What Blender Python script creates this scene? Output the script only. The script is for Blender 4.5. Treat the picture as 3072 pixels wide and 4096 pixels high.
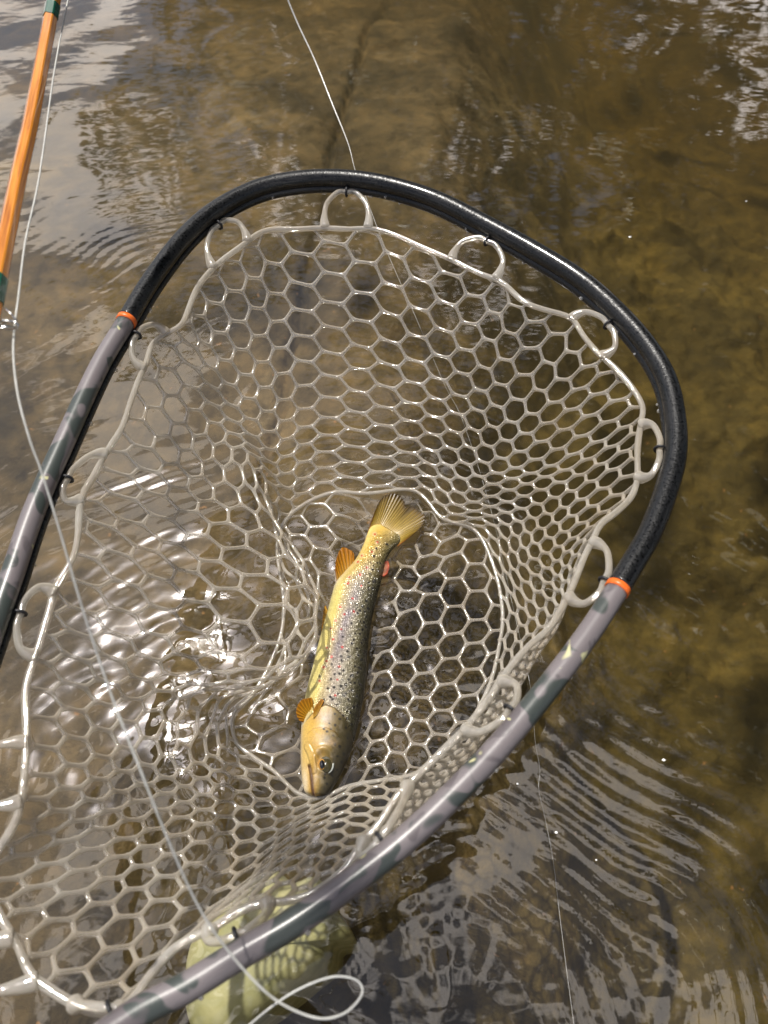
import bpy, math, random
import numpy as np
from mathutils import Vector, Matrix

random.seed(7)
rng = np.random.default_rng(11)
scene = bpy.context.scene
for o in list(bpy.data.objects):
    bpy.data.objects.remove(o)
COL = scene.collection

# ------------------------------------------------------------------ camera
CAM_H = 0.54                      # metres above the water (water level is z = 0)
PITCH = math.radians(58.0)        # looking down
FPX = 3078.0                      # focal length in pixels of the 3072 x 4096 picture
cam_d = bpy.data.cameras.new("camera")
cam = bpy.data.objects.new("camera", cam_d)
COL.objects.link(cam)
cam.location = (0, 0, CAM_H)
cam.rotation_euler = (math.pi / 2 - PITCH, 0, 0)
cam_d.sensor_fit = 'VERTICAL'
cam_d.sensor_height = 34.6
cam_d.sensor_width = 25.95
cam_d.lens = 26.0
cam_d.clip_start = 0.01
cam_d.clip_end = 500
cam_d.dof.use_dof = True
cam_d.dof.focus_distance = 0.56
cam_d.dof.aperture_fstop = 9.0
scene.camera = cam

# ------------------------------------------------------------------ sky and sun
SUN_DIR = Vector((-0.239, 0.337, 0.969)).normalized()      # towards the sun
world = bpy.data.worlds.new("World")
scene.world = world
world.use_nodes = True
wn = world.node_tree.nodes
wl = world.node_tree.links
wn.clear()
w_out = wn.new("ShaderNodeOutputWorld")
w_bg = wn.new("ShaderNodeBackground")
w_bg.inputs["Strength"].default_value = 0.07
sky = wn.new("ShaderNodeTexSky")
sky.sky_type = 'NISHITA'
sky.sun_disc = False
sky.sun_elevation = math.asin(SUN_DIR.z)
sky.sun_rotation = math.atan2(SUN_DIR.x, SUN_DIR.y)
tc = wn.new("ShaderNodeTexCoord")
mp = wn.new("ShaderNodeMapping")
mp.inputs["Location"].default_value = (9.19, 9.51, 29.73)
mp.inputs["Scale"].default_value = (1.0, 1.0, 1.5)
cl = wn.new("ShaderNodeTexNoise")
cl.inputs["Scale"].default_value = 5.2
cl.inputs["Detail"].default_value = 7.0
cl.inputs["Roughness"].default_value = 0.55
cr = wn.new("ShaderNodeValToRGB")
cr.color_ramp.elements[0].position = 0.538
cr.color_ramp.elements[0].color = (0, 0, 0, 1)
cr.color_ramp.elements[1].position = 0.568
cr.color_ramp.elements[1].color = (1, 1, 1, 1)
mx = wn.new("ShaderNodeMix")
mx.data_type = 'RGBA'
mx.inputs["B"].default_value = (22.0, 20.6, 20.0, 1)      # sunlit cumulus
wl.new(tc.outputs["Generated"], mp.inputs["Vector"])
wl.new(mp.outputs["Vector"], cl.inputs["Vector"])
wl.new(cl.outputs["Fac"], cr.inputs["Fac"])
wl.new(cr.outputs["Color"], mx.inputs["Factor"])
wl.new(sky.outputs["Color"], mx.inputs["A"])
# clouds in front of the sun's side of the sky glow with forward-scattered light
gdir = wn.new("ShaderNodeVectorMath"); gdir.operation = 'DOT_PRODUCT'
wl.new(tc.outputs["Generated"], gdir.inputs[0]); gdir.inputs[1].default_value = tuple(SUN_DIR)
gmx = wn.new("ShaderNodeMath"); gmx.operation = 'MAXIMUM'; gmx.inputs[1].default_value = 0.0; wl.new(gdir.outputs["Value"], gmx.inputs[0])
gpw = wn.new("ShaderNodeMath"); gpw.operation = 'POWER'; gpw.inputs[1].default_value = 320.0; wl.new(gmx.outputs[0], gpw.inputs[0])
gml = wn.new("ShaderNodeMath"); gml.operation = 'MULTIPLY_ADD'; gml.inputs[1].default_value = 13.0; gml.inputs[2].default_value = 1.0; wl.new(gpw.outputs[0], gml.inputs[0])
gsc = wn.new("ShaderNodeVectorMath"); gsc.operation = 'SCALE'; wl.new(mx.outputs["Result"], gsc.inputs[0]); wl.new(gml.outputs[0], gsc.inputs["Scale"])
wl.new(gsc.outputs["Vector"], w_bg.inputs["Color"])
wl.new(w_bg.outputs["Background"], w_out.inputs["Surface"])

sun_d = bpy.data.lights.new("sun", 'SUN')
sun_d.energy = 5.0
sun_d.angle = math.radians(0.53)
sun_d.color = (1.0, 0.955, 0.88)
sun = bpy.data.objects.new("sun", sun_d)
COL.objects.link(sun)
sun.rotation_euler = (-SUN_DIR).to_track_quat('-Z', 'Y').to_euler()
sun.location = SUN_DIR * 20

vs = scene.view_settings
vs.view_transform = 'Standard'
vs.look = 'None'
vs.exposure = 0.08
vs.gamma = 1.0
vs.use_curve_mapping = False
scene.render.engine = 'CYCLES'
cy = scene.cycles
cy.use_denoising = True
cy.max_bounces = 10
cy.transparent_max_bounces = 32
cy.transmission_bounces = 6
cy.glossy_bounces = 4
cy.diffuse_bounces = 3
cy.caustics_reflective = False
cy.caustics_refractive = False
cy.sample_clamp_indirect = 6.0
cy.blur_glossy = 0.3

# ------------------------------------------------------------------ helpers
SP, CP = math.sin(PITCH), math.cos(PITCH)

def unproj(px, py, z):
    """Point of the plane at height z that a pixel of the photograph looks at."""
    px = np.asarray(px, float); py = np.asarray(py, float)
    dx = (px - 1536.0) / FPX
    dy = (2048.0 - py) / FPX
    Y = CP + dy * SP
    Z = -SP + dy * CP
    k = (np.asarray(z, float) - CAM_H) / Z
    return np.stack(np.broadcast_arrays(dx * k, Y * k, CAM_H + Z * k), -1)

def U(p, z):
    return unproj(p[0], p[1], z)

def catmull(P, n, closed=False):
    """n points along a centripetal-like spline through P, roughly even in arc length."""
    P = np.asarray(P, float)
    m = len(P)
    if closed:
        idx = np.arange(m)
        p0, p1, p2, p3 = P[(idx - 1) % m], P[idx], P[(idx + 1) % m], P[(idx + 2) % m]
    else:
        Q = np.vstack([2 * P[0] - P[1], P, 2 * P[-1] - P[-2]])
        p0, p1, p2, p3 = Q[:-3], Q[1:-2], Q[2:-1], Q[3:]
    k = 24
    t = np.linspace(0, 1, k, endpoint=False)[None, :, None]
    p0, p1, p2, p3 = (a[:, None, :] for a in (p0, p1, p2, p3))
    C = 0.5 * (2 * p1 + (p2 - p0) * t + (2 * p0 - 5 * p1 + 4 * p2 - p3) * t ** 2 + (3 * p1 - p0 - 3 * p2 + p3) * t ** 3)
    C = C.reshape(-1, P.shape[1])
    C = np.vstack([C, C[:1] if closed else P[-1:]])
    d = np.concatenate([[0], np.cumsum(np.linalg.norm(np.diff(C, axis=0), axis=1))])
    s = np.linspace(0, d[-1], n, endpoint=not closed)
    return np.stack([np.interp(s, d, C[:, j]) for j in range(C.shape[1])], -1)

def _hash(ix, iy, seed):
    h = (ix.astype(np.int64) * 374761393 + iy.astype(np.int64) * 668265263 + seed * 982451653) & 0xFFFFFFFF
    h = ((h ^ (h >> 13)) * 1274126177) & 0xFFFFFFFF
    h = ((h ^ (h >> 16)) * 2246822519) & 0xFFFFFFFF
    return ((h ^ (h >> 15)) & 0xFFFFFF) / float(0xFFFFFF)

def vnoise(x, y, seed=0):
    x = np.asarray(x, float); y = np.asarray(y, float)
    ix = np.floor(x); iy = np.floor(y)
    fx = x - ix; fy = y - iy
    ix = ix.astype(np.int64); iy = iy.astype(np.int64)
    ux = fx * fx * fx * (fx * (fx * 6 - 15) + 10)
    uy = fy * fy * fy * (fy * (fy * 6 - 15) + 10)
    a = _hash(ix, iy, seed); b = _hash(ix + 1, iy, seed)
    c = _hash(ix, iy + 1, seed); d = _hash(ix + 1, iy + 1, seed)
    return (a + (b - a) * ux) * (1 - uy) + (c + (d - c) * ux) * uy

def fbm(x, y, octv=4, seed=0, gain=0.5):
    s = 0; a = 1.0; n = 0
    for i in range(octv):
        s = s + a * (vnoise(x, y, seed + i * 17) * 2 - 1)
        n += a; a *= gain
        x = np.asarray(x) * 2.03 + 11.3; y = np.asarray(y) * 1.97 + 5.7
    return s / n

def sstep(a, b, x):
    t = np.clip((np.asarray(x, float) - a) / (b - a), 0, 1)
    return t * t * (3 - 2 * t)

def mesh_obj(name, V, F, mat=None, parent=None, smooth=True, attr=None, uv=None, kind=None):
    V = np.asarray(V, dtype=np.float32)
    me = bpy.data.meshes.new(name)
    if isinstance(F, np.ndarray) and F.ndim == 2:
        nf, k = F.shape
        me.vertices.add(len(V)); me.vertices.foreach_set("co", V.ravel())
        me.loops.add(nf * k); me.loops.foreach_set("vertex_index", F.astype(np.int32).ravel())
        me.polygons.add(nf); me.polygons.foreach_set("loop_start", np.arange(0, nf * k, k, dtype=np.int32))
        me.update(calc_edges=True); me.validate()
    else:
        me.from_pydata([tuple(map(float, v)) for v in V], [], [tuple(map(int, f)) for f in F])
        me.update()
    if smooth:
        me.polygons.foreach_set("use_smooth", np.ones(len(me.polygons), dtype=bool))
    if attr is not None:
        for an, arr in attr.items():
            arr = np.asarray(arr, dtype=np.float32)
            if arr.ndim == 1:
                at = me.attributes.new(an, 'FLOAT', 'POINT'); at.data.foreach_set("value", arr)
            elif arr.shape[1] == 3:
                at = me.attributes.new(an, 'FLOAT_VECTOR', 'POINT'); at.data.foreach_set("vector", arr.ravel())
            else:
                at = me.attributes.new(an, 'FLOAT_COLOR', 'POINT'); at.data.foreach_set("color", arr.ravel())
    if mat is not None:
        me.materials.append(mat)
    ob = bpy.data.objects.new(name, me)
    COL.objects.link(ob)
    if parent is not None:
        ob.parent = parent
        ob.matrix_parent_inverse = parent.matrix_world.inverted()
    if kind:
        ob["kind"] = kind
    return ob

def empty(name, loc, label, cat, group=None):
    e = bpy.data.objects.new(name, None)
    e.empty_display_size = 0.02
    e.location = loc
    COL.objects.link(e)
    e.matrix_world = Matrix.Translation(Vector(loc))
    tag(e, label, cat, group)
    return e

def tag(o, label, cat, group=None):
    o["label"] = label; o["category"] = cat
    if group:
        o["group"] = group

def frames(P, closed=False):
    P = np.asarray(P, float); n = len(P)
    T = (np.roll(P, -1, 0) - np.roll(P, 1, 0)) if closed else np.gradient(P, axis=0)
    T /= np.linalg.norm(T, axis=1, keepdims=True) + 1e-12
    N = np.zeros_like(P)
    a = np.array([0, 0, 1.0])
    if abs(T[0] @ a) > 0.9:
        a = np.array([1.0, 0, 0])
    v = a - T[0] * (a @ T[0]); N[0] = v / np.linalg.norm(v)
    for i in range(1, n):
        v = N[i - 1] - T[i] * (N[i - 1] @ T[i]); N[i] = v / (np.linalg.norm(v) + 1e-12)
    return T, N, np.cross(T, N)

def tube(P, r, sides=12, closed=False, caps=True, updir=None, off=(0.0, 0.0)):
    """Swept round tube; updir keeps the section upright (side, up) for a flat hoop."""
    P = np.asarray(P, float); n = len(P)
    T, N, B = frames(P, closed)
    if updir is not None:
        up = np.asarray(updir, float)
        B = np.cross(T, up); B /= np.linalg.norm(B, axis=1, keepdims=True)
        N = np.cross(B, T)
    r = np.broadcast_to(np.asarray(r, float), (n,))
    th = np.linspace(0, 2 * math.pi, sides, endpoint=False)
    C = P + B * off[0] + N * off[1]
    V = C[:, None, :] + r[:, None, None] * (np.cos(th)[None, :, None] * B[:, None, :] + np.sin(th)[None, :, None] * N[:, None, :])
    V = V.reshape(-1, 3)
    i = np.arange(n if closed else n - 1)[:, None]; j = np.arange(sides)[None, :]
    i2 = (i + 1) % n; j2 = (j + 1) % sides
    F = np.stack([i * sides + j, i * sides + j2, i2 * sides + j2, i2 * sides + j], -1).reshape(-1, 4)
    if caps and not closed:
        V = np.vstack([V, C[:1], C[-1:]])
        c0, c1 = len(V) - 2, len(V) - 1
        jj = np.arange(sides); j2 = (jj + 1) % sides; b = (n - 1) * sides
        F = np.vstack([F, np.stack([np.full(sides, c0), j2, jj, jj * 0 + c0], -1)[:, :4], np.stack([np.full(sides, c1), b + jj, b + j2, jj * 0 + c1], -1)])
        F = [tuple(dict.fromkeys(f)) for f in F.tolist()]
    return V, F

# ------------------------------------------------------------------ materials
def material(name):
    m = bpy.data.materials.new(name); m.use_nodes = True
    nt = m.node_tree; nt.nodes.clear()
    out = nt.nodes.new("ShaderNodeOutputMaterial")
    return m, nt, out

def node(nt, typ, **kw):
    n = nt.nodes.new(typ)
    for k, v in kw.items():
        if k.startswith("i_"):
            n.inputs[k[2:].replace("_", " ")].default_value = v
        else:
            setattr(n, k, v)
    return n

def ramp(nt, stops, interp='LINEAR'):
    n = nt.nodes.new("ShaderNodeValToRGB")
    n.color_ramp.interpolation = interp
    e = n.color_ramp.elements
    while len(e) < len(stops):
        e.new(0.5)
    for k, (p, c) in zip(e, stops):
        k.position = p; k.color = (*c, 1) if len(c) == 3 else c
    return n

def principled(nt, out, **kw):
    p = nt.nodes.new("ShaderNodeBsdfPrincipled")
    for k, v in kw.items():
        p.inputs[k].default_value = v
    nt.links.new(p.outputs[0], out.inputs["Surface"])
    return p

def simple(name, col, rough=0.4, **kw):
    m, nt, out = material(name)
    p = principled(nt, out, **{"Base Color": (*col, 1), "Roughness": rough, **kw})
    n = node(nt, "ShaderNodeTexNoise"); n.inputs["Scale"].default_value = 180; n.inputs["Detail"].default_value = 4
    tcn = node(nt, "ShaderNodeTexCoord"); nt.links.new(tcn.outputs["Object"], n.inputs["Vector"])
    r = ramp(nt, [(0.3, tuple(c * 0.82 for c in col)), (0.7, tuple(min(1, c * 1.1) for c in col))])
    nt.links.new(n.outputs["Fac"], r.inputs["Fac"]); nt.links.new(r.outputs["Color"], p.inputs["Base Color"])
    return m

def mat_rubber(name, tint, opac):
    """Clear moulded rubber: part see-through, part milky, glossy and wet."""
    m, nt, out = material(name)
    L = nt.links
    tcn = node(nt, "ShaderNodeTexCoord")
    n = node(nt, "ShaderNodeTexNoise"); n.inputs["Scale"].default_value = 30; n.inputs["Detail"].default_value = 5
    L.new(tcn.outputs["Object"], n.inputs["Vector"])
    r = ramp(nt, [(0.32, tint[0]), (0.68, tint[1])])
    L.new(n.outputs["Fac"], r.inputs["Fac"])
    df = nt.nodes.new("ShaderNodeBsdfDiffuse"); L.new(r.outputs["Color"], df.inputs["Color"])
    tl = nt.nodes.new("ShaderNodeBsdfTranslucent"); L.new(r.outputs["Color"], tl.inputs["Color"])
    m1 = nt.nodes.new("ShaderNodeMixShader"); m1.inputs["Fac"].default_value = 0.45
    L.new(df.outputs[0], m1.inputs[1]); L.new(tl.outputs[0], m1.inputs[2])
    n2 = node(nt, "ShaderNodeTexNoise"); n2.inputs["Scale"].default_value = 330; n2.inputs["Detail"].default_value = 3
    L.new(tcn.outputs["Object"], n2.inputs["Vector"])
    b = node(nt, "ShaderNodeBump"); b.inputs["Strength"].default_value = 0.22; b.inputs["Distance"].default_value = 0.0010
    L.new(n2.outputs["Fac"], b.inputs["Height"])
    tr = nt.nodes.new("ShaderNodeBsdfTransparent"); tr.inputs["Color"].default_value = (0.95, 0.94, 0.92, 1)
    lw = node(nt, "ShaderNodeLayerWeight"); lw.inputs["Blend"].default_value = 0.5
    pw = node(nt, "ShaderNodeMath", operation='POWER'); pw.inputs[1].default_value = 1.6; L.new(lw.outputs["Facing"], pw.inputs[0])
    mr = node(nt, "ShaderNodeMapRange"); mr.inputs["To Min"].default_value = opac[0]; mr.inputs["To Max"].default_value = opac[1]
    L.new(pw.outputs[0], mr.inputs["Value"])
    m2 = nt.nodes.new("ShaderNodeMixShader")
    L.new(mr.outputs["Result"], m2.inputs["Fac"]); L.new(tr.outputs[0], m2.inputs[1]); L.new(m1.outputs[0], m2.inputs[2])
    gl = nt.nodes.new("ShaderNodeBsdfGlossy"); gl.inputs["Roughness"].default_value = 0.07
    L.new(b.outputs["Normal"], gl.inputs["Normal"])
    p5 = node(nt, "ShaderNodeMath", operation='POWER'); p5.inputs[1].default_value = 5.0; L.new(lw.outputs["Facing"], p5.inputs[0])
    fr = node(nt, "ShaderNodeMath", operation='MULTIPLY_ADD'); fr.inputs[1].default_value = 0.7; fr.inputs[2].default_value = 0.15; L.new(p5.outputs[0], fr.inputs[0])
    m3 = nt.nodes.new("ShaderNodeMixShader")
    L.new(fr.outputs[0], m3.inputs["Fac"]); L.new(m2.outputs[0], m3.inputs[1]); L.new(gl.outputs[0], m3.inputs[2])
    L.new(m3.outputs[0], out.inputs["Surface"])
    return m

def mat_black():
    m, nt, out = material("black_carbon_tube"); L = nt.links
    p = principled(nt, out, **{"Base Color": (0.012, 0.013, 0.015, 1), "Roughness": 0.3, "Coat Weight": 0.35, "Coat Roughness": 0.07, "Specular IOR Level": 0.35})
    tcn = node(nt, "ShaderNodeTexCoord")
    n = node(nt, "ShaderNodeTexNoise"); n.inputs["Scale"].default_value = 700; n.inputs["Detail"].default_value = 3
    L.new(tcn.outputs["Object"], n.inputs["Vector"])
    r = ramp(nt, [(0.35, (0.002, 0.0022, 0.0025)), (0.7, (0.010, 0.0105, 0.012))])
    L.new(n.outputs["Fac"], r.inputs["Fac"]); L.new(r.outputs["Color"], p.inputs["Base Color"])
    r2 = ramp(nt, [(0.3, (0.22,) * 3), (0.7, (0.5,) * 3)])
    L.new(n.outputs["Fac"], r2.inputs["Fac"]); L.new(r2.outputs["Color"], p.inputs["Roughness"])
    b = node(nt, "ShaderNodeBump"); b.inputs["Strength"].default_value = 0.35; b.inputs["Distance"].default_value = 0.0006
    L.new(n.outputs["Fac"], b.inputs["Height"]); L.new(b.outputs["Normal"], p.inputs["Normal"])
    return m

def mat_camo():
    m, nt, out = material("camo_printed_tube"); L = nt.links
    p = principled(nt, out, **{"Roughness": 0.38, "Coat Weight": 0.3, "Coat Roughness": 0.2})
    tcn = node(nt, "ShaderNodeTexCoord")
    def layer(scale, loc, lo, hi):
        mpn = node(nt, "ShaderNodeMapping"); mpn.inputs["Location"].default_value = loc
        n = node(nt, "ShaderNodeTexNoise"); n.inputs["Scale"].default_value = scale; n.inputs["Detail"].default_value = 1.5
        n.inputs["Distortion"].default_value = 0.8
        L.new(tcn.outputs["Object"], mpn.inputs["Vector"]); L.new(mpn.outputs["Vector"], n.inputs["Vector"])
        r = ramp(nt, [(lo, (0, 0, 0)), (hi, (1, 1, 1))]); L.new(n.outputs["Fac"], r.inputs["Fac"])
        return r.outputs["Color"]
    def mixc(a, b, f):
        x = node(nt, "ShaderNodeMix", data_type='RGBA')
        for s, v in (("A", a), ("B", b)):
            if isinstance(v, tuple): x.inputs[s].default_value = (*v, 1)
            else: L.new(v, x.inputs[s])
        L.new(f, x.inputs["Factor"]); return x.outputs["Result"]
    c = mixc((0.165, 0.145, 0.15), (0.045, 0.054, 0.05), layer(34, (0, 0, 0), 0.52, 0.55))
    c = mixc(c, (0.11, 0.095, 0.10), layer(46, (3, 1, 2), 0.58, 0.61))
    c = mixc(c, (0.50, 0.48, 0.27), layer(58, (7, 4, 9), 0.69, 0.71))
    L.new(c, p.inputs["Base Color"])
    n = node(nt, "ShaderNodeTexNoise"); n.inputs["Scale"].default_value = 500
    L.new(tcn.outputs["Object"], n.inputs["Vector"])
    b = node(nt, "ShaderNodeBump"); b.inputs["Strength"].default_value = 0.12; b.inputs["Distance"].default_value = 0.0004
    L.new(n.outputs["Fac"], b.inputs["Height"]); L.new(b.outputs["Normal"], p.inputs["Normal"])
    return m

def mat_bamboo():
    m, nt, out = material("varnished_split_bamboo"); L = nt.links
    p = principled(nt, out, **{"Roughness": 0.25, "Coat Weight": 1.0, "Coat Roughness": 0.06})
    at = node(nt, "ShaderNodeAttribute", attribute_name="grain")
    n = node(nt, "ShaderNodeTexNoise"); n.inputs["Scale"].default_value = 1.0; n.inputs["Detail"].default_value = 4
    L.new(at.outputs["Vector"], n.inputs["Vector"])
    r = ramp(nt, [(0.3, (0.36, 0.105, 0.008)), (0.5, (0.60, 0.21, 0.018)), (0.72, (0.74, 0.31, 0.04))])
    L.new(n.outputs["Fac"], r.inputs["Fac"]); L.new(r.outputs["Color"], p.inputs["Base Color"])
    return m

def mat_attr(name, rough=0.35, trans=0.0, bump=None, **kw):
    m, nt, out = material(name); L = nt.links
    p = principled(nt, out, **{"Roughness": rough, **kw})
    at = node(nt, "ShaderNodeAttribute", attribute_name="tint")
    L.new(at.outputs["Color"], p.inputs["Base Color"])
    if bump:
        ua = node(nt, "ShaderNodeAttribute", attribute_name="skin")
        v = node(nt, "ShaderNodeTexVoronoi", feature='F1'); v.inputs["Scale"].default_value = bump
        v.inputs["Randomness"].default_value = 0.45
        L.new(ua.outputs["Vector"], v.inputs["Vector"])
        sc = node(nt, "ShaderNodeAttribute", attribute_name="scaly")
        b = node(nt, "ShaderNodeBump"); b.invert = True
        b.inputs["Distance"].default_value = 0.0007
        L.new(sc.outputs["Fac"], b.inputs["Strength"])
        L.new(v.outputs["Distance"], b.inputs["Height"])
        # every scale is tilted its own way
        t1 = node(nt, "ShaderNodeVectorMath", operation='SUBTRACT'); L.new(v.outputs["Color"], t1.inputs[0]); t1.inputs[1].default_value = (0.5, 0.5, 0.5)
        t2 = node(nt, "ShaderNodeVectorMath", operation='SCALE'); L.new(t1.outputs[0], t2.inputs[0])
        k5 = node(nt, "ShaderNodeMath", operation='MULTIPLY'); L.new(sc.outputs["Fac"], k5.inputs[0]); k5.inputs[1].default_value = 0.38
        L.new(k5.outputs[0], t2.inputs["Scale"])
        t3 = node(nt, "ShaderNodeVectorMath", operation='ADD'); L.new(b.outputs["Normal"], t3.inputs[0]); L.new(t2.outputs[0], t3.inputs[1])
        t4 = node(nt, "ShaderNodeVectorMath", operation='NORMALIZE'); L.new(t3.outputs[0], t4.inputs[0])
        L.new(t4.outputs[0], p.inputs["Normal"])
        # each scale differs a little in how much it mirrors
        sr = node(nt, "ShaderNodeSeparateColor"); L.new(v.outputs["Color"], sr.inputs["Color"])
        mm = node(nt, "ShaderNodeMath", operation='MULTIPLY'); L.new(sr.outputs["Red"], mm.inputs[0]); L.new(sc.outputs["Fac"], mm.inputs[1])
        m2 = node(nt, "ShaderNodeMath", operation='MULTIPLY'); L.new(mm.outputs[0], m2.inputs[0]); m2.inputs[1].default_value = 0.35
        L.new(m2.outputs[0], p.inputs["Metallic"])
        rg = node(nt, "ShaderNodeMapRange"); rg.inputs["To Min"].default_value = 0.36; rg.inputs["To Max"].default_value = 0.2
        L.new(sc.outputs["Fac"], rg.inputs["Value"]); L.new(rg.outputs["Result"], p.inputs["Roughness"])
    if trans:
        tl = nt.nodes.new("ShaderNodeBsdfTranslucent"); L.new(at.outputs["Color"], tl.inputs["Color"])
        mxn = nt.nodes.new("ShaderNodeMixShader"); mxn.inputs["Fac"].default_value = trans
        L.new(p.outputs[0], mxn.inputs[1]); L.new(tl.outputs[0], mxn.inputs[2])
        L.new(mxn.outputs[0], out.inputs["Surface"])
    return m

M_RUB = mat_rubber("clear_rubber_mesh", ((0.74, 0.64, 0.50), (0.92, 0.86, 0.76)), (0.31, 0.95))
M_RUBT = mat_rubber("clear_rubber_cord", ((0.76, 0.68, 0.56), (0.92, 0.88, 0.80)), (0.38, 0.94))
M_BLACK = mat_black()
M_CAMO = mat_camo()
M_ORANGE = simple("orange_thread", (0.80, 0.15, 0.02), 0.35)
M_TIE = simple("black_tie_cord", (0.012, 0.012, 0.015), 0.5)
M_BAMBOO = mat_bamboo()
M_GREEN = simple("green_silk_wrap", (0.008, 0.09, 0.055), 0.2, **{"Coat Weight": 1.0})
M_STEEL = simple("bright_steel_wire", (0.75, 0.74, 0.72), 0.18, Metallic=1.0)
M_LINE = simple("white_fly_line", (0.56, 0.56, 0.53), 0.4)
M_LEADER = simple("clear_leader", (0.55, 0.54, 0.51), 0.2)
M_FOAM = simple("white_foam", (0.8, 0.8, 0.78), 0.6)

# ------------------------------------------------------------------ riverbed and banks
def axis(lo, hi, step, far, grow=1.18):
    c = list(np.arange(lo, hi + step / 2, step))
    s = step
    while c[-1] < far:
        s *= grow; c.append(c[-1] + s)
    s = step
    while c[0] > -far:
        s *= grow; c.insert(0, c[0] - s)
    return np.array(c)

def grid_faces(nx, ny):
    i = np.arange(ny - 1)[:, None]; j = np.arange(nx - 1)[None, :]
    return np.stack([i * nx + j, i * nx + j + 1, (i + 1) * nx + j + 1, (i + 1) * nx + j], -1).reshape(-1, 4)

def ledge(x, y):
    """0 on the pale shelf to the left, 1 over the deeper channel to the right."""
    e = 0.15 + 0.12 * (y - 0.6) + 0.06 * fbm(x * 5, y * 5, 3, 3)
    return np.maximum(sstep(-0.16, 0.26, x - e), sstep(0.26, -0.04, y + 0.6 * x + 0.05 * fbm(x * 5 + 3, y * 5, 3, 4)) * sstep(-0.30, 0.0, x))

def bed_z(x, y):
    x = np.asarray(x, float); y = np.asarray(y, float)
    z = -0.20 - 0.37 * ledge(x, y)
    z = z + 0.035 * fbm(x * 2.2, y * 2.2, 4, 5) + (0.012 + 0.03 * ledge(x, y)) * fbm(x * 14, y * 14, 4, 9) + 0.004 * fbm(x * 60, y * 60, 3, 13)
    # bedrock joints: long dark cracks across the shelf
    cx = -0.13 + 0.02 * fbm(y * 6, y * 0 + 1.5, 3, 21) + 0.10 * (y - 0.6)
    z = z - 0.022 * np.exp(-((x - cx) / 0.006) ** 2) * sstep(0.40, 0.5, y)
    r = np.maximum(sstep(2.6, 5.0, x - 0.12 * y), np.maximum(sstep(7.5, 10.0, y), np.maximum(sstep(9, 13, -x), sstep(3.0, 5.0, -y))))
    z = z - 0.25 * sstep(0.8, 2.2, np.hypot(x, y - 0.4)) * (1 - r)
    return z + r * (0.95 + 0.15 * fbm(x * 0.6, y * 0.6, 3, 31))

m, nt, out = material("riverbed_rock_and_silt"); L = nt.links
p = principled(nt, out, **{"Roughness": 0.8})
tcn = node(nt, "ShaderNodeTexCoord")
def nz(scale, detail, rough=0.55, dist=0.0, loc=(0, 0, 0)):
    mpn = node(nt, "ShaderNodeMapping"); mpn.inputs["Location"].default_value = loc
    n = node(nt, "ShaderNodeTexNoise"); n.inputs["Scale"].default_value = scale; n.inputs["Detail"].default_value = detail
    n.inputs["Roughness"].default_value = rough; n.inputs["Distortion"].default_value = dist
    L.new(tcn.outputs["Object"], mpn.inputs["Vector"]); L.new(mpn.outputs["Vector"], n.inputs["Vector"])
    return n.outputs["Fac"]
c1 = ramp(nt, [(0.30, (0.034, 0.027, 0.013)), (0.46, (0.100, 0.076, 0.038)), (0.60, (0.175, 0.134, 0.072)), (0.78, (0.28, 0.225, 0.135))])
L.new(nz(5.5, 10, 0.62, 0.6), c1.inputs["Fac"])
c2 = ramp(nt, [(0.30, (0.30, 0.28, 0.22)), (0.5, (0.85, 0.82, 0.74)), (0.72, (1.35, 1.22, 1.0))])
L.new(nz(38, 8, 0.6, 0.3, (4, 2, 0)), c2.inputs["Fac"])
mu = node(nt, "ShaderNodeMix", data_type='RGBA', blend_type='MULTIPLY'); mu.inputs["Factor"].default_value = 0.85
L.new(c1.outputs["Color"], mu.inputs["A"]); L.new(c2.outputs["Color"], mu.inputs["B"])
haze = node(nt, "ShaderNodeAttribute", attribute_name="deep")
mo = node(nt, "ShaderNodeMix", data_type='RGBA', blend_type='MULTIPLY')
L.new(haze.outputs["Fac"], mo.inputs["Factor"]); L.new(mu.outputs["Result"], mo.inputs["A"])
mo.inputs["B"].default_value = (0.95, 1.06, 0.66, 1)        # olive haze of the deeper water, painted into the channel floor colour
fl = ramp(nt, [(0.715, (0, 0, 0)), (0.75, (1, 1, 1))]); L.new(nz(75, 3, 0.5, 0, (8, 3, 1)), fl.inputs["Fac"])
mf = node(nt, "ShaderNodeMix", data_type='RGBA'); mf.inputs["B"].default_value = (0.30, 0.17, 0.07, 1)
L.new(fl.outputs["Color"], mf.inputs["Factor"]); L.new(mo.outputs["Result"], mf.inputs["A"])
L.new(mf.outputs["Result"], p.inputs["Base Color"])
b = node(nt, "ShaderNodeBump"); b.inputs["Strength"].default_value = 0.7; b.inputs["Distance"].default_value = 0.01
L.new(nz(60, 9, 0.65), b.inputs["Height"]); L.new(b.outputs["Normal"], p.inputs["Normal"])
M_BED = m

bx = axis(-0.85, 0.85, 0.006, 90); by = axis(-0.35, 1.6, 0.006, 90)
X, Y = np.meshgrid(bx, by)
V = np.stack([X, Y, bed_z(X, Y)], -1).reshape(-1, 3)
mesh_obj("riverbed", V, grid_faces(len(bx), len(by)), M_BED, kind="structure", attr={"deep": ledge(X, Y).ravel()})

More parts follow.
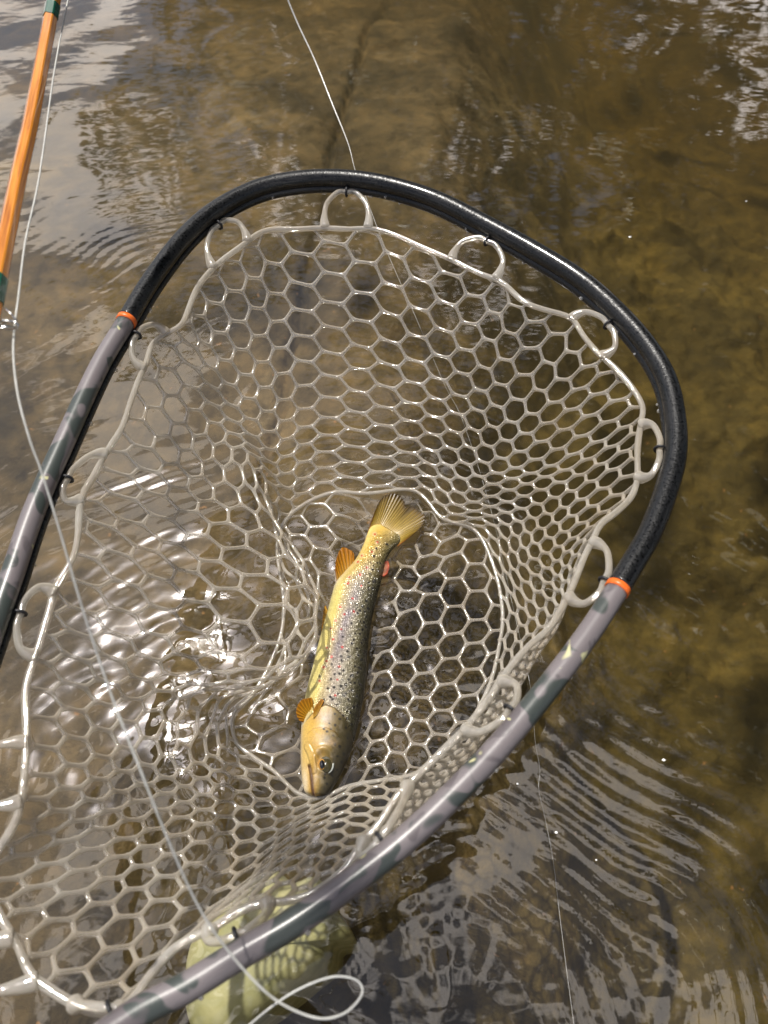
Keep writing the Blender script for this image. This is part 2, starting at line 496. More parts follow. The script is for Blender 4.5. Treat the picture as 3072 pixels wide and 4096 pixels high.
# ------------------------------------------------------------------ water
NETC = (0.02, 0.235)
def water_z(x, y):
    x = np.asarray(x, float); y = np.asarray(y, float)
    wx = 0.05 * fbm(x * 5, y * 5, 3, 41); wy = 0.05 * fbm(x * 5 + 40, y * 5, 3, 43)
    # ripples running out from where the angler stands
    r = np.hypot((x + wx - 0.02) * 1.0, y + wy + 0.03)
    amp = sstep(0.0, 0.15, r) * (0.10 + 0.90 * np.exp(-np.maximum(r - 0.42, 0) / 0.20))
    dn = np.hypot((x - NETC[0]) / 0.85, y - NETC[1])
    inside = np.exp(-(dn / 0.14) ** 4)
    m1 = sstep(-0.1, 0.5, fbm(x * 6, y * 6, 2, 47)); m2 = sstep(-0.4, 0.3, fbm(x * 8 + 9, y * 8, 2, 49))
    th = np.arctan2(x + wx - 0.02, y + wy + 0.03)
    far = sstep(0.85, 0.45, r)
    left = sstep(0.10, -0.10, x)
    h = 0.00105 * amp * (0.35 + 0.65 * m1) * far * (0.40 + 0.60 * left) * fbm(th * 7.0, r * 58, 3, 51, 0.5)
    h = h + 0.00110 * amp * m2 * far * fbm(th * 5.0 + 4, r * 27, 2, 53, 0.45)
    h = h + (0.00012 + 0.00013 * sstep(0.24, 0.12, y) * sstep(-0.02, 0.06, x) * sstep(0.24, 0.14, x)) * amp * (0.5 + 0.5 * m1) * np.sin(r * 2 * math.pi / 0.0165 + 3.0 * fbm(x * 12, y * 12, 2, 55))
    h = h + 0.0008 * inside * fbm(x * 45, y * 45, 3, 57)
    chop = np.exp(-(np.hypot((x + 0.08) / 0.24, (y - 0.15) / 0.26)) ** 4)
    h = h + chop * 0.00060 * fbm(x * 26 + 3, y * 34, 3, 58, 0.45)
    h = h + 0.0034 * fbm(x * 4.2, y * 5.0, 3, 61, 0.36) + (0.00004 + 0.0002 * far) * fbm((x + 0.4 * y) * 16, (y - 0.3 * x) * 40, 2, 67)
    return h * np.exp(-np.maximum(np.hypot(x, y - 0.5) - 1.2, 0) / 1.5)

m, nt, out = material("clear_stream_water"); L = nt.links
gl = nt.nodes.new("ShaderNodeBsdfGlossy"); gl.inputs["Roughness"].default_value = 0.025
gl.inputs["Color"].default_value = (1, 1, 1, 1)
tr = nt.nodes.new("ShaderNodeBsdfTransparent"); tr.inputs["Color"].default_value = (0.97, 0.96, 0.93, 1)
tcn = node(nt, "ShaderNodeTexCoord")
n = node(nt, "ShaderNodeTexNoise"); n.inputs["Scale"].default_value = 55; n.inputs["Detail"].default_value = 2
mpn = node(nt, "ShaderNodeMapping"); mpn.inputs["Scale"].default_value = (0.6, 1.3, 1)
L.new(tcn.outputs["Object"], mpn.inputs["Vector"]); L.new(mpn.outputs["Vector"], n.inputs["Vector"])
b = node(nt, "ShaderNodeBump"); b.inputs["Strength"].default_value = 0.08; b.inputs["Distance"].default_value = 0.0015
L.new(n.outputs["Fac"], b.inputs["Height"]); L.new(b.outputs["Normal"], gl.inputs["Normal"])
lw = node(nt, "ShaderNodeLayerWeight"); L.new(b.outputs["Normal"], lw.inputs["Normal"]); lw.inputs["Blend"].default_value = 0.5
pw = node(nt, "ShaderNodeMath", operation='POWER'); pw.inputs[1].default_value = 3.2; L.new(lw.outputs["Facing"], pw.inputs[0])
mr = node(nt, "ShaderNodeMapRange"); mr.inputs["To Min"].default_value = 0.08; mr.inputs["To Max"].default_value = 1.0
L.new(pw.outputs[0], mr.inputs["Value"])
ms = nt.nodes.new("ShaderNodeMixShader"); L.new(mr.outputs["Result"], ms.inputs["Fac"])
L.new(tr.outputs[0], ms.inputs[1]); L.new(gl.outputs[0], ms.inputs[2]); L.new(ms.outputs[0], out.inputs["Surface"])
ab = nt.nodes.new("ShaderNodeVolumeAbsorption"); ab.inputs["Color"].default_value = (0.78, 0.68, 0.42, 1); ab.inputs["Density"].default_value = 1.45
sv = nt.nodes.new("ShaderNodeVolumeScatter"); sv.inputs["Color"].default_value = (0.82, 0.75, 0.52, 1); sv.inputs["Density"].default_value = 0.22; sv.inputs["Anisotropy"].default_value = 0.3
av = nt.nodes.new("ShaderNodeAddShader"); L.new(ab.outputs[0], av.inputs[0]); L.new(sv.outputs[0], av.inputs[1])
L.new(av.outputs[0], out.inputs["Volume"])
M_WATER = m
wx = axis(-0.72, 0.72, 0.0024, 60, 1.25); wy = axis(-0.14, 1.34, 0.0024, 60, 1.25)
X, Y = np.meshgrid(wx, wy)
V = np.stack([X, Y, water_z(X, Y)], -1).reshape(-1, 3)
F = grid_faces(len(wx), len(wy))
nx, ny = len(wx), len(wy)
border = np.concatenate([np.arange(nx), np.arange(1, ny) * nx + nx - 1, (ny - 1) * nx + np.arange(nx - 2, -1, -1), np.arange(ny - 2, 0, -1) * nx])
low = V[border].copy(); low[:, 2] = -3.0
base = len(V)
nb = len(border); k = np.arange(nb); k2 = (k + 1) % nb
side = np.stack([border[k2], border[k], base + k, base + k2], -1)
V = np.vstack([V, low])
corner = [base, base + (nx - 1), base + (nx - 1) + (ny - 1), base + 2 * (nx - 1) + (ny - 1)]
F = np.vstack([F, side])
c4 = np.array([[corner[0], corner[3], corner[2], corner[1]]])
F = np.vstack([F, c4])
mesh_obj("water", V, F, M_WATER, kind="structure")

# ------------------------------------------------------------------ landing net: frame
HOOP_Z = 0.165
S = 3072 / 1659.0
hoop_px = [(20, 1260), (75, 1100), (150, 930), (215, 790), (272, 695), (330, 600), (400, 510), (470, 450), (560, 405), (650, 387), (740, 385),
           (830, 397), (940, 430), (1050, 485), (1160, 545), (1260, 608), (1340, 680), (1400, 750), (1440, 820), (1458, 900), (1460, 980),
           (1440, 1060), (1405, 1150), (1365, 1220), (1335, 1270), (1270, 1370), (1180, 1490), (1080, 1610), (980, 1715), (880, 1810),
           (760, 1905), (640, 1990), (520, 2060), (400, 2135), (270, 2205)]
H = np.array([U((a * S, b_ * S), HOOP_Z) for a, b_ in hoop_px])
H = np.vstack([[(-0.192, -0.055, HOOP_Z), (-0.205, -0.01, HOOP_Z), (-0.2095, 0.05, HOOP_Z), (-0.2080, 0.11, HOOP_Z)], H, [(-0.155, -0.045, HOOP_Z), (-0.182, -0.066, HOOP_Z)]])
HOOP = catmull(H, 900)
for _ in range(12):                                   # ease out tracing wobble
    HOOP[1:-1] = 0.25 * HOOP[:-2] + 0.5 * HOOP[1:-1] + 0.25 * HOOP[2:]
def near_i(C, P):
    return int(np.argmin(np.linalg.norm(C[:, :2] - np.asarray(P)[None, :2], axis=1)))
iL = near_i(HOOP, U((268 * S, 694 * S), HOOP_Z)); iR = near_i(HOOP, U((1337 * S, 1271 * S), HOOP_Z))
net = empty("landing_net", tuple(HOOP[iR]), "landing net with black and camouflage tubular hoop and clear rubber mesh bag holding the trout", "landing net")

RT = 0.0062
def hoop_part(name, i0, i1, mat, r=RT, off=(0, 0), sides=24, lab=None):
    Vv, Ff = tube(HOOP[i0:i1 + 1], r, sides, updir=(0, 0, 1), off=off)
    o = mesh_obj(name, Vv, Ff, mat, net)
    if lab: o["label"] = lab
    return o
hoop_part("hoop", iL + 1, iR - 1, M_BLACK, RT * 1.06, lab="glossy black carbon front of the hoop")
hoop_part("frame_arm", 0, iL - 1, M_CAMO, lab="camouflage printed side arm")
hoop_part("frame_arm", iR + 1, len(HOOP) - 1, M_CAMO, lab="camouflage printed side arm")
for ii in (iL, iR):
    hoop_part("orange_band", ii - 1, ii + 1, M_ORANGE, RT * 1.10)
# lower inner rib that the mesh is tied to (hoop runs clockwise seen from above: inside is to the right)
hoop_part("inner_rib", 4, len(HOOP) - 5, M_BLACK, 0.0036, off=(0.0028, -0.0072), sides=14)
hd = np.array([-0.65, -0.75, 0.0]); hd /= np.linalg.norm(hd)
h0 = 0.5 * (HOOP[0] + HOOP[-1])
Vv, Ff = tube(np.array([h0 + hd * t for t in np.linspace(-0.012, 0.24, 40)]), 0.0135 + 0.0025 * np.sin(np.linspace(0, 9, 40)), 24)
mesh_obj("handle", Vv, Ff, M_CAMO, net)

# ------------------------------------------------------------------ landing net: the rubber bag
# One sheet of rubber hexagons. Sheet places are (angle, radius) round the middle of the bag floor; for a row of
# stations round the bag: rim point, two wall points and floor seam point (picture pixel + height in metres).
RIM_Z = 0.150; SEAM_Z = 0.0035
st = [  # angle, rim px, (mid1 px, z) or None, (mid2 px, z) or None, seam px
    (-4, (1400, 915), None, None, (1450, 1978)),
    (8, (1925, 1098), None, None, (1640, 1962)),
    (25, (2381, 1401), None, None, (1768, 2076)),
    (42, (2560, 1700), None, None, (1898, 2123)),
    (62, (2462, 2051), None, None, (1978, 2283)),
    (83, (2283, 2363), ((2240, 2440), .10), ((2130, 2480), .05), (2010, 2470)),
    (98, (2111, 2588), ((2150, 2620), .10), ((2090, 2610), .05), (1998, 2575)),
    (120, (1954, 2796), ((2030, 2820), .10), ((2010, 2800), .05), (1950, 2760)),
    (145, (1737, 3037), ((1850, 3050), .10), ((1850, 3020), .05), (1810, 2985)),
    (165, (1593, 3182), ((1690, 3220), .10), ((1690, 3170), .05), (1650, 3100)),
    (178, (1448, 3375), ((1540, 3330), .10), ((1550, 3230), .05), (1520, 3124)),
    (190, (1180, 3598), None, None, (1400, 3145)),
    (202, (850, 3712), None, None, (1281, 3191)),
    (214, (434, 4052), None, None, (1190, 3173)),
    (222, (119, 3894), None, None, (1145, 3134)),
    (230, (0, 3666), None, None, (1100, 3089)),
    (236, (-50, 3530), None, None, (1060, 3060)),
    (243, (27, 3349), None, None, (1009, 3025)),
    (253, (100, 3078), None, None, (944, 2965)),
    (262, (103, 2800), None, ((850, 2790), .035), (935, 2860)),
    (270, (157, 2579), None, ((985, 2762), .045), (1009, 2781)),
    (280, (217, 2364), None, ((1150, 2697), .05), (1080, 2660)),
    (286, (294, 2229), None, ((1235, 2612), .05), (1120, 2560)),
    (292, (312, 2100), None, ((1280, 2470), .05), (1135, 2480)),
    (299, (335, 1970), None, ((1262, 2340), .05), (1135, 2390)),
    (306, (406, 1841), None, ((1189, 2206), .05), (1120, 2290)),
    (313, (488, 1711), None, ((1095, 2080), .05), (1110, 2210)),
    (321, (559, 1506), None, ((1035, 1940), .055), (1120, 2130)),
    (328, (660, 1337), None, ((1030, 1840), .055), (1150, 2075)),
    (335, (754, 1236), None, None, (1189, 2040)),
    (343, (906, 1027), None, None, (1262, 1996)),
    (350, (1101, 914), None, None, (1348, 1971)),
]
ang = np.array([s_[0] for s_ in st], float)
K0 = []; K1 = []; K2 = []; K3 = []
for a_, rim_, m1, m2, seam_ in st:
    R_ = U(rim_, RIM_Z); F_ = U(seam_, SEAM_Z)
    A1 = R_ + 0.42 * (F_ - R_); A2 = R_ + 0.74 * (F_ - R_)
    A1 = A1 + np.array([0, 0, -0.012]); A2 = A2 + np.array([0, 0, -0.010])
    if m2 is not None:
        A2 = U(*m2)
        A1 = R_ + 0.5 * (A2 - R_) + np.array([0, 0, -0.020])
    if m1 is not None:
        A1 = U(*m1)
    K0.append(R_); K1.append(A1); K2.append(A2); K3.append(F_)
NU = 1440
ua = np.linspace(-4, 356, NU, endpoint=False)
def periodic(K, sm_=25):
    K = np.array(K); m_ = len(K)
    a = np.concatenate([ang[-3:] - 360, ang, ang[:4] + 360]); Kx = np.vstack([K[-3:], K, K[:4]])
    d = np.gradient(Kx, a, axis=0)
    j = np.clip(np.searchsorted(a, ua, side='right') - 1, 0, len(a) - 2)
    h = (a[j + 1] - a[j]); t = ((ua - a[j]) / h)[:, None]; h = h[:, None]
    o = (2 * t**3 - 3 * t**2 + 1) * Kx[j] + (t**3 - 2 * t**2 + t) * h * d[j] + (-2 * t**3 + 3 * t**2) * Kx[j + 1] + (t**3 - t**2) * h * d[j + 1]
    for _ in range(sm_):
        o = 0.25 * np.roll(o, 1, 0) + 0.5 * o + 0.25 * np.roll(o, -1, 0)
    return o
rim_px = [(1400, 918), (1485, 911), (1600, 946), (1672, 982), (1744, 1011), (1838, 1054), (1925, 1098), (2005, 1126), (2092, 1206), (2178, 1239), (2287, 1271), (2323, 1329), (2381, 1401), (2468, 1481), (2540, 1568),
          (2572, 1633), (2562, 1698), (2550, 1800), (2549, 1919), (2522, 1992), (2462, 2051), (2403, 2098), (2370, 2164), (2336, 2230), (2283, 2363), (2204, 2502), (2111, 2588), (2018, 2700), (1954, 2796), (1858, 2917), (1737, 3037),
          (1593, 3182), (1520, 3290), (1448, 3375), (1390, 3465), (1300, 3544), (1180, 3598), (1040, 3615), (950, 3650), (850, 3712), (700, 3790), (600, 3900), (520, 4010), (434, 4052), (353, 4041), (271, 4003), (179, 3943), (119, 3894), (65, 3770),
          (0, 3666), (-50, 3530), (-20, 3420), (27, 3349), (65, 3279), (87, 3187), (98, 3078), (106, 2970), (103, 2861), (103, 2752), (125, 2671), (157, 2579), (200, 2434), (217, 2364), (253, 2299), (294, 2229), (312, 2141), (317, 2052),
          (335, 1970), (376, 1905), (406, 1841), (447, 1776), (488, 1711), (523, 1606), (559, 1506), (581, 1467), (595, 1417), (610, 1373), (660, 1337), (725, 1301), (754, 1236), (790, 1149), (848, 1077), (906, 1027), (978, 976), (1036, 932),
          (1101, 914), (1181, 918), (1289, 911)]
RD = catmull(np.array([U(q, RIM_Z) for q in rim_px]), 1800, closed=True)
st_i = np.array([int(np.argmin(np.linalg.norm(RD - k_, axis=1))) for k_ in K0]); st_i[0] = 0
st_f = np.interp(ua, np.concatenate([ang, [ang[0] + 360]]), np.concatenate([st_i, [1800]]))
RDx = np.vstack([RD, RD[:1]])
C0d = np.stack([np.interp(st_f, np.arange(1801), RDx[:, j]) for j in range(3)], -1)
for _ in range(14):
    C0d = 0.25 * np.roll(C0d, 1, 0) + 0.5 * C0d + 0.25 * np.roll(C0d, -1, 0)
assert (np.diff(st_i) > 0).all(), st_i
C0, C1, C2, C3 = C0d, periodic(K1, 220), periodic(K2, 220), periodic(K3, 40)
SEAM_C = U((1540, 2560), SEAM_Z)

# radii on the sheet (metres of rubber) against angle
def per1(a, v, x):
    a = np.array(a, float); v = np.array(v, float)
    aa = np.concatenate([a - 360, a, a + 360]); vv = np.concatenate([v, v, v])
    return np.interp(x, aa, vv)
def smooth1(v, n):
    for _ in range(n): v = 0.25 * np.roll(v, 1) + 0.5 * v + 0.25 * np.roll(v, -1)
    return v
RF = np.array([1 / math.sqrt((math.sin(math.radians(a)) / 0.084) ** 2 + (math.cos(math.radians(a)) / 0.117) ** 2) for a in ua])
RFW = RF * 1.45                                                  # the walls gather where they meet the floor seam
RR = 1.15 * smooth1(per1([0, 25, 45, 65, 90, 120, 150, 180, 205, 225, 250, 270, 300, 325, 345], [.405, .390, .345, .310, .285, .280, .285, .320, .350, .355, .320, .290, .290, .335, .395], ua), 300)

fishaxis = catmull(np.array([U((1275, 3180), 0.0), U((1330, 2800), 0.0), U((1390, 2500), 0.0), U((1480, 2250), 0.0), U((1600, 2000), 0.0)]), 60)
def floor_z(P):
    d = np.min(np.linalg.norm(P[:, None, :2] - fishaxis[None, :, :2], axis=2), axis=1)
    return SEAM_Z - 0.015 * np.exp(-(d / 0.026) ** 4) + 0.0015 * fbm(P[:, 0] * 30, P[:, 1] * 30, 2, 71)

def bag(p, q, floor):
    """Sheet coordinates (metres) -> points in space, plus v (0 rim .. 1 seam)."""
    p = np.asarray(p, float); q = np.asarray(q, float)
    a = np.degrees(np.arctan2(p, q)); a = (a + 4) % 360
    f = a / 360 * NU; i0 = np.floor(f).astype(int) % NU; i1 = (i0 + 1) % NU; w = (f - np.floor(f))
    lerp = lambda A: (A[i0].T * (1 - w) + A[i1].T * w).T
    rho = np.hypot(p, q); rf = lerp(RF if floor else RFW); rr = lerp(RR)
    if floor:
        t = np.clip(rho / rf, 0, 1)
        P = SEAM_C + (lerp(C3) - SEAM_C) * t[:, None]
        P[:, 2] = floor_z(P)
        return P, t
    v = np.clip((rr - rho) / (rr - rf), 0, 1)
    t = (v + 0.22 * v * (1 - v))[:, None]
    k = np.array([0, 0.42, 0.74, 1.0])
    A = [lerp(c) for c in (C0, C1, C2, C3)]
    # monotone cubic Hermite through the four wall points
    D = [(A[1] - A[0]) / k[1], 0.5 * ((A[1] - A[0]) / (k[1] - k[0]) + (A[2] - A[1]) / (k[2] - k[1])),
         0.5 * ((A[2] - A[1]) / (k[2] - k[1]) + (A[3] - A[2]) / (k[3] - k[2])), (A[3] - A[2]) / (k[3] - k[2])]
    P = np.zeros_like(A[0])
    for s_ in range(3):
        h = k[s_ + 1] - k[s_]; x = np.clip((t - k[s_]) / h, 0, 1)
        seg = (2 * x**3 - 3 * x**2 + 1) * A[s_] + (x**3 - 2 * x**2 + x) * h * D[s_] + (-2 * x**3 + 3 * x**2) * A[s_ + 1] + (x**3 - x**2) * h * D[s_ + 1]
        sel = ((t >= k[s_]) & (t <= k[s_ + 1])).ravel()
        P[sel] = seg[sel]
    wob = (v * (1 - v) * 4)
    P[:, 0] += 0.0014 * wob * fbm(p * 22, q * 22, 2, 81); P[:, 1] += 0.0014 * wob * fbm(p * 22 + 7, q * 22, 2, 83)
    P[:, 2] += 0.004 * wob * fbm(p * 14, q * 14, 2, 85)
    return P, v

def bag_normal(p, q, floor):
    e = 0.002
    du = bag(p + e, q, floor)[0] - bag(p - e, q, floor)[0]
    dv = bag(p, q + e, floor)[0] - bag(p, q - e, floor)[0]
    n_ = np.cross(du, dv); l = np.linalg.norm(n_, axis=1, keepdims=True)
    n_ = np.where(l > 1e-9, n_ / (l + 1e-12), np.array([0, 0, 1.0]))
    return n_

def hex_sheet(side, floor, width, height, jig):
    """Moulded hexagon webbing as one continuous rounded net."""
    dx = 1.5 * side; dy = math.sqrt(3) * side
    ex = 0.54
    pts = {}; cells = []
    def key(x, y): return (round(x / (side * 0.25)), round(y / (side * 0.25)))
    def add(x, y):
        k_ = key(x, y)
        if k_ not in pts: pts[k_] = (x, y)
        return k_
    nxc = int(ex / dx) + 1; nyc = int(ex / dy) + 1
    for i in range(-nxc, nxc + 1):
        for j in range(-nyc, nyc + 1):
            cx = i * dx; cyy = j * dy + (dy / 2 if i % 2 else 0)
            cells.append([add(cx + side * math.cos(a), cyy + side * math.sin(a)) for a in np.arange(6) * math.pi / 3])
    keys = list(pts); idx = {k_: n_ for n_, k_ in enumerate(keys)}
    XY = np.array([pts[k_] for k_ in keys]); XY = XY + jig * (rng.random(XY.shape) - 0.5)
    def radii(XY):
        a = (np.degrees(np.arctan2(XY[:, 0], XY[:, 1])) + 4) % 360
        i0 = (a / 360 * NU).astype(int) % NU
        return np.hypot(XY[:, 0], XY[:, 1]), (RF if floor else RFW)[i0], RR[i0]
    rho, rf, rr = radii(XY)
    # clamp points beyond the border onto it
    Cl = XY.copy()
    if floor:
        f = np.minimum(1, rf / np.maximum(rho, 1e-9)); outside = rho >= rf
    else:
        f = np.where(rho > rr, rr / rho, np.where(rho < rf, rf / np.maximum(rho, 1e-9), 1)); outside = (rho > rr) | (rho < rf)
    Cl = XY * f[:, None]
    faces = []
    A0 = 1.5 * math.sqrt(3) * side * side
    for c in cells:
        ii = [idx[k_] for k_ in c]
        if all(outside[i] for i in ii): continue
        if not floor and all(rho[i] < rf[i] for i in ii): continue
        q = Cl[ii]
        area = 0.5 * abs(np.sum(q[:, 0] * np.roll(q[:, 1], -1) - q[:, 1] * np.roll(q[:, 0], -1)))
        if area < 0.16 * A0: continue
        faces.append(ii)
    # subdivided outlines
    fr = (0.0, 0.13, 0.30, 0.70, 0.87)
    cache = {}; SXY = []
    def vid(a, b, t):
        if t == 0.0: k_ = ('v', a)
        elif a < b: k_ = (a, b, round(t, 3))
        else: k_ = (b, a, round(1 - t, 3))
        if k_ not in cache:
            cache[k_] = len(SXY); SXY.append(Cl[a] * (1 - t) + Cl[b] * t)
        return cache[k_]
    rings = []
    for ii in faces:
        r_ = []
        for e in range(6):
            a, b_ = ii[e], ii[(e + 1) % 6]
            for t in fr: r_.append(vid(a, b_, t))
        rings.append(r_)
    SXY = np.array(SXY); rings = np.array(rings)
    P, _ = bag(SXY[:, 0], SXY[:, 1], floor); Nn = bag_normal(SXY[:, 0], SXY[:, 1], floor)
    # straight strands in space: keep lattice edges straight between the nodes (done by bag being smooth)
    nF, nR = rings.shape
    Q = P[rings]; Nq = Nn[rings]
    cen = Q.mean(1, keepdims=True)
    nxt = np.roll(Q, -1, 1) - Q; prv = Q - np.roll(Q, 1, 1)
    tng = nxt / (np.linalg.norm(nxt, axis=2, keepdims=True) + 1e-9) + prv / (np.linalg.norm(prv, axis=2, keepdims=True) + 1e-9)
    tng /= np.linalg.norm(tng, axis=2, keepdims=True) + 1e-9
    inw = np.cross(Nq, tng); inw /= np.linalg.norm(inw, axis=2, keepdims=True) + 1e-9
    sgn = np.sign(np.sum(inw * (cen - Q), axis=2).mean(1))[:, None, None]
    inw = inw * np.where(sgn == 0, 1, sgn)
    dist = np.abs(np.sum(inw * (cen - Q), axis=2)).min(1)[:, None]
    wv = np.minimum(width / 2, 0.42 * dist + 0.0002)
    t_ = np.tile(np.array([1.75, 1.28, 1.0, 1.0, 1.28]), 6)[None, :]
    wv = np.minimum(wv * t_, 0.55 * dist + 0.0002)[:, :, None]
    hh = height / 2
    s1 = Q + inw * wv * 0.68 + Nq * hh * 0.72
    s2 = Q + inw * wv
    s3 = Q + inw * wv * 0.68 - Nq * hh * 0.72
    nP = len(P)
    V = np.vstack([P + Nn * hh, P - Nn * hh, s1.reshape(-1, 3), s2.reshape(-1, 3), s3.reshape(-1, 3)])
    loc = np.arange(nF * nR).reshape(nF, nR)
    ids = [rings, 2 * nP + loc, 2 * nP + nF * nR + loc, 2 * nP + 2 * nF * nR + loc, nP + rings]
    Fs = []
    for a, b_ in zip(ids[:-1], ids[1:]):
        Fs.append(np.stack([a, np.roll(a, -1, 1), np.roll(b_, -1, 1), b_], -1).reshape(-1, 4))
    return V, np.vstack(Fs)

HEX = 0.0140
Vv, Ff = hex_sheet(HEX, False, 0.0026, 0.0025, 0.0009)
mesh_obj("wall_webbing", Vv, Ff, M_RUB, net)
Vv, Ff = hex_sheet(0.0109, True, 0.0024, 0.0024, 0.0005)
mesh_obj("floor_webbing", Vv, Ff, M_RUB, net)
RIM = C0
rr_ = 0.0020 + 0.0003 * fbm(np.arange(NU) / 18.0, np.zeros(NU), 2, 91)
Vv, Ff = tube(RIM[::3], rr_[::3], 12, closed=True); mesh_obj("rim_cord", Vv, Ff, M_RUBT, net)
sm = C3.copy(); sm[:, 2] = SEAM_Z + 0.0015
Vv, Ff = tube(sm[::4], 0.0014, 10, closed=True); mesh_obj("floor_seam", Vv, Ff, M_RUBT, net)

loops = [((1380, 765), (1296, 905), (1478, 905)), ((895, 885), (848, 1070), (985, 965)), ((1945, 945), (1815, 1035), (1985, 1110)),
         ((2450, 1268), (2290, 1275), (2400, 1430)), ((2665, 1775), (2560, 1700), (2545, 1905)), ((2480, 2330), (2375, 2170), (2285, 2390)),
         ((2085, 2860), (1990, 2720), (1870, 2925)), ((1545, 3370), (1640, 3150), (1470, 3370)), ((955, 3795), (1070, 3630), (840, 3720)),
         ((530, 1310), (665, 1335), (580, 1470)), ((240, 1890), (425, 1815), (325, 2000)), ((45, 2430), (215, 2370), (140, 2620)),
         ((-110, 3100), (104, 2970), (80, 3210)), ((-150, 3900), (45, 3760), (150, 3925)), ((470, 4130), (300, 4020), (470, 4040))]
for ap, f1, f2 in loops:
    i = near_i(HOOP, U(ap, HOOP_Z)); T = HOOP[min(i + 2, 899)] - HOOP[max(i - 2, 0)]; T /= np.linalg.norm(T)
    inn = np.cross(T, (0, 0, 1.0))
    A = HOOP[i] + inn * 0.0082 + np.array([0, 0, -0.0062])
    a1 = RIM[near_i(RIM, U(f1, RIM_Z))]; a2 = RIM[near_i(RIM, U(f2, RIM_Z))]
    w_ = a1 - a2
    pt = [a1, a1 + 0.28 * (A - 0.5 * (a1 + a2)) + w_ * 0.02, a1 + 0.68 * (A - 0.5 * (a1 + a2)) - w_ * 0.04, A + w_ * 0.20, A, A - w_ * 0.20,
          a2 + 0.68 * (A - 0.5 * (a1 + a2)) + w_ * 0.04, a2 + 0.28 * (A - 0.5 * (a1 + a2)) - w_ * 0.02, a2]
    C = catmull(np.array(pt), 60)
    s_ = np.abs(np.linspace(-1, 1, 60))
    Vv, Ff = tube(C, 0.0020 + 0.0020 * sstep(0.62, 1.0, s_), 12)
    lo = mesh_obj("attachment_loop", Vv, Ff, M_RUBT, net)
    th = np.linspace(0, 2 * math.pi, 24, endpoint=False)
    ring = A[None, :] + inn * (-0.0005) + 0.0034 * (np.cos(th)[:, None] * inn[None, :] + np.sin(th)[:, None] * np.array([0, 0, 1.0])[None, :])
    Vv, Ff = tube(ring, 0.0009, 8, closed=True)
    mesh_obj("tie_cord", Vv, Ff, M_TIE, lo)

# drops of water hanging from the wet frame
mdrop, ntd, outd = material("water_drop")
principled(ntd, outd, **{"Base Color": (0.9, 0.9, 0.9, 1), "Roughness": 0.03, "Transmission Weight": 0.85, "IOR": 1.33})
drop_me = None
for i in list(rng.integers(40, 860, 60)):
    T = HOOP[i + 1] - HOOP[i - 1]; T /= np.linalg.norm(T); inn = np.cross(T, (0, 0, 1.0))
    sd = rng.choice([-1, 1, 1]); a = rng.uniform(-1.0, 0.15)
    if sd > 0: c = HOOP[i] + inn * 0.0028 + np.array([0, 0, -0.0072]) + 0.0036 * (math.cos(a) * inn + math.sin(a) * np.array([0, 0, 1.0]))
    else: c = HOOP[i] + RT * (-math.cos(a) * inn + math.sin(a) * np.array([0, 0, 1.0]))
    if drop_me is None:
        th = np.linspace(0, math.pi, 7); ph = np.linspace(0, 2 * math.pi, 10, endpoint=False)
        Vd = [(math.sin(t) * math.cos(f), math.sin(t) * math.sin(f), math.cos(t)) for t in th[1:-1] for f in ph] + [(0, 0, 1), (0, 0, -1)]
        Fd = [(r * 10 + j, r * 10 + (j + 1) % 10, (r + 1) * 10 + (j + 1) % 10, (r + 1) * 10 + j) for r in range(4) for j in range(10)]
        Fd += [(50, (j + 1) % 10, j) for j in range(10)] + [(51, 40 + j, 40 + (j + 1) % 10) for j in range(10)]
        d0 = mesh_obj("water_drop", Vd, Fd, mdrop, net); drop_me = d0.data; ob = d0
    else:
        ob = bpy.data.objects.new("water_drop", drop_me); COL.objects.link(ob); ob.parent = net
        ob.matrix_parent_inverse = net.matrix_world.inverted()
    ob.location = tuple(c); s_ = rng.uniform(0.0008, 0.0018); ob.scale = (s_, s_, s_ * rng.uniform(0.7, 1.2))

# ------------------------------------------------------------------ the trout
def zp(x, y):          # detail picture -> photograph pixel
    return (1100 + 0.610 * x, 1900 + 0.610 * y)
FZ = 0.0075            # mid plane of the body, lying on its side at the surface
tr_st = [((268, 2108), (318, 2104), 0.0016), ((205, 2088), (345, 2092), 0.0050), ((186, 2045), (376, 2056), 0.0072), ((176, 1985), (412, 1998), 0.0092),
         ((170, 1900), (455, 1915), 0.0112), ((168, 1800), (492, 1830), 0.0128), ((170, 1700), (520, 1735), 0.0138), ((178, 1600), (545, 1640), 0.0144),
         ((192, 1500), (565, 1540), 0.0148), ((212, 1400), (583, 1450), 0.0150), ((240, 1290), (595, 1345), 0.0150), ((265, 1190), (602, 1245), 0.0147),
         ((290, 1090), (608, 1150), 0.0142), ((318, 990), (618, 1050), 0.0134), ((345, 895), (635, 955), 0.0125), ((370, 800), (655, 860), 0.0114),
         ((398, 712), (675, 775), 0.0102), ((455, 642), (695, 700), 0.0090), ((515, 575), (712, 625), 0.0078), ((555, 510), (728, 565), 0.0066),
         ((583, 450), (750, 515), 0.0055), ((603, 392), (785, 472), 0.0038), ((625, 345), (820, 440), 0.0018), ((660, 312), (835, 405), 0.0005)]
Bz = np.array([a for a, _, _ in tr_st], float); Kz = np.array([b_ for _, b_, _ in tr_st], float); th_ = np.array([c for _, _, c in tr_st])
NS = 560; NA = 220
arc = np.concatenate([[0], np.cumsum(np.linalg.norm(np.diff((Bz + Kz) / 2, axis=0), axis=1))])
allc = catmull(np.column_stack([Bz, Kz, th_ * 1e4]), NS)
Bs, Ks, Ts = allc[:, 0:2], allc[:, 2:4], allc[:, 4] / 1e4
tt = np.linspace(0, 2 * math.pi, NA, endpoint=False)           # 0 = back, pi/2 = up, pi = belly
ca = np.cos(tt); sa = np.sin(tt)
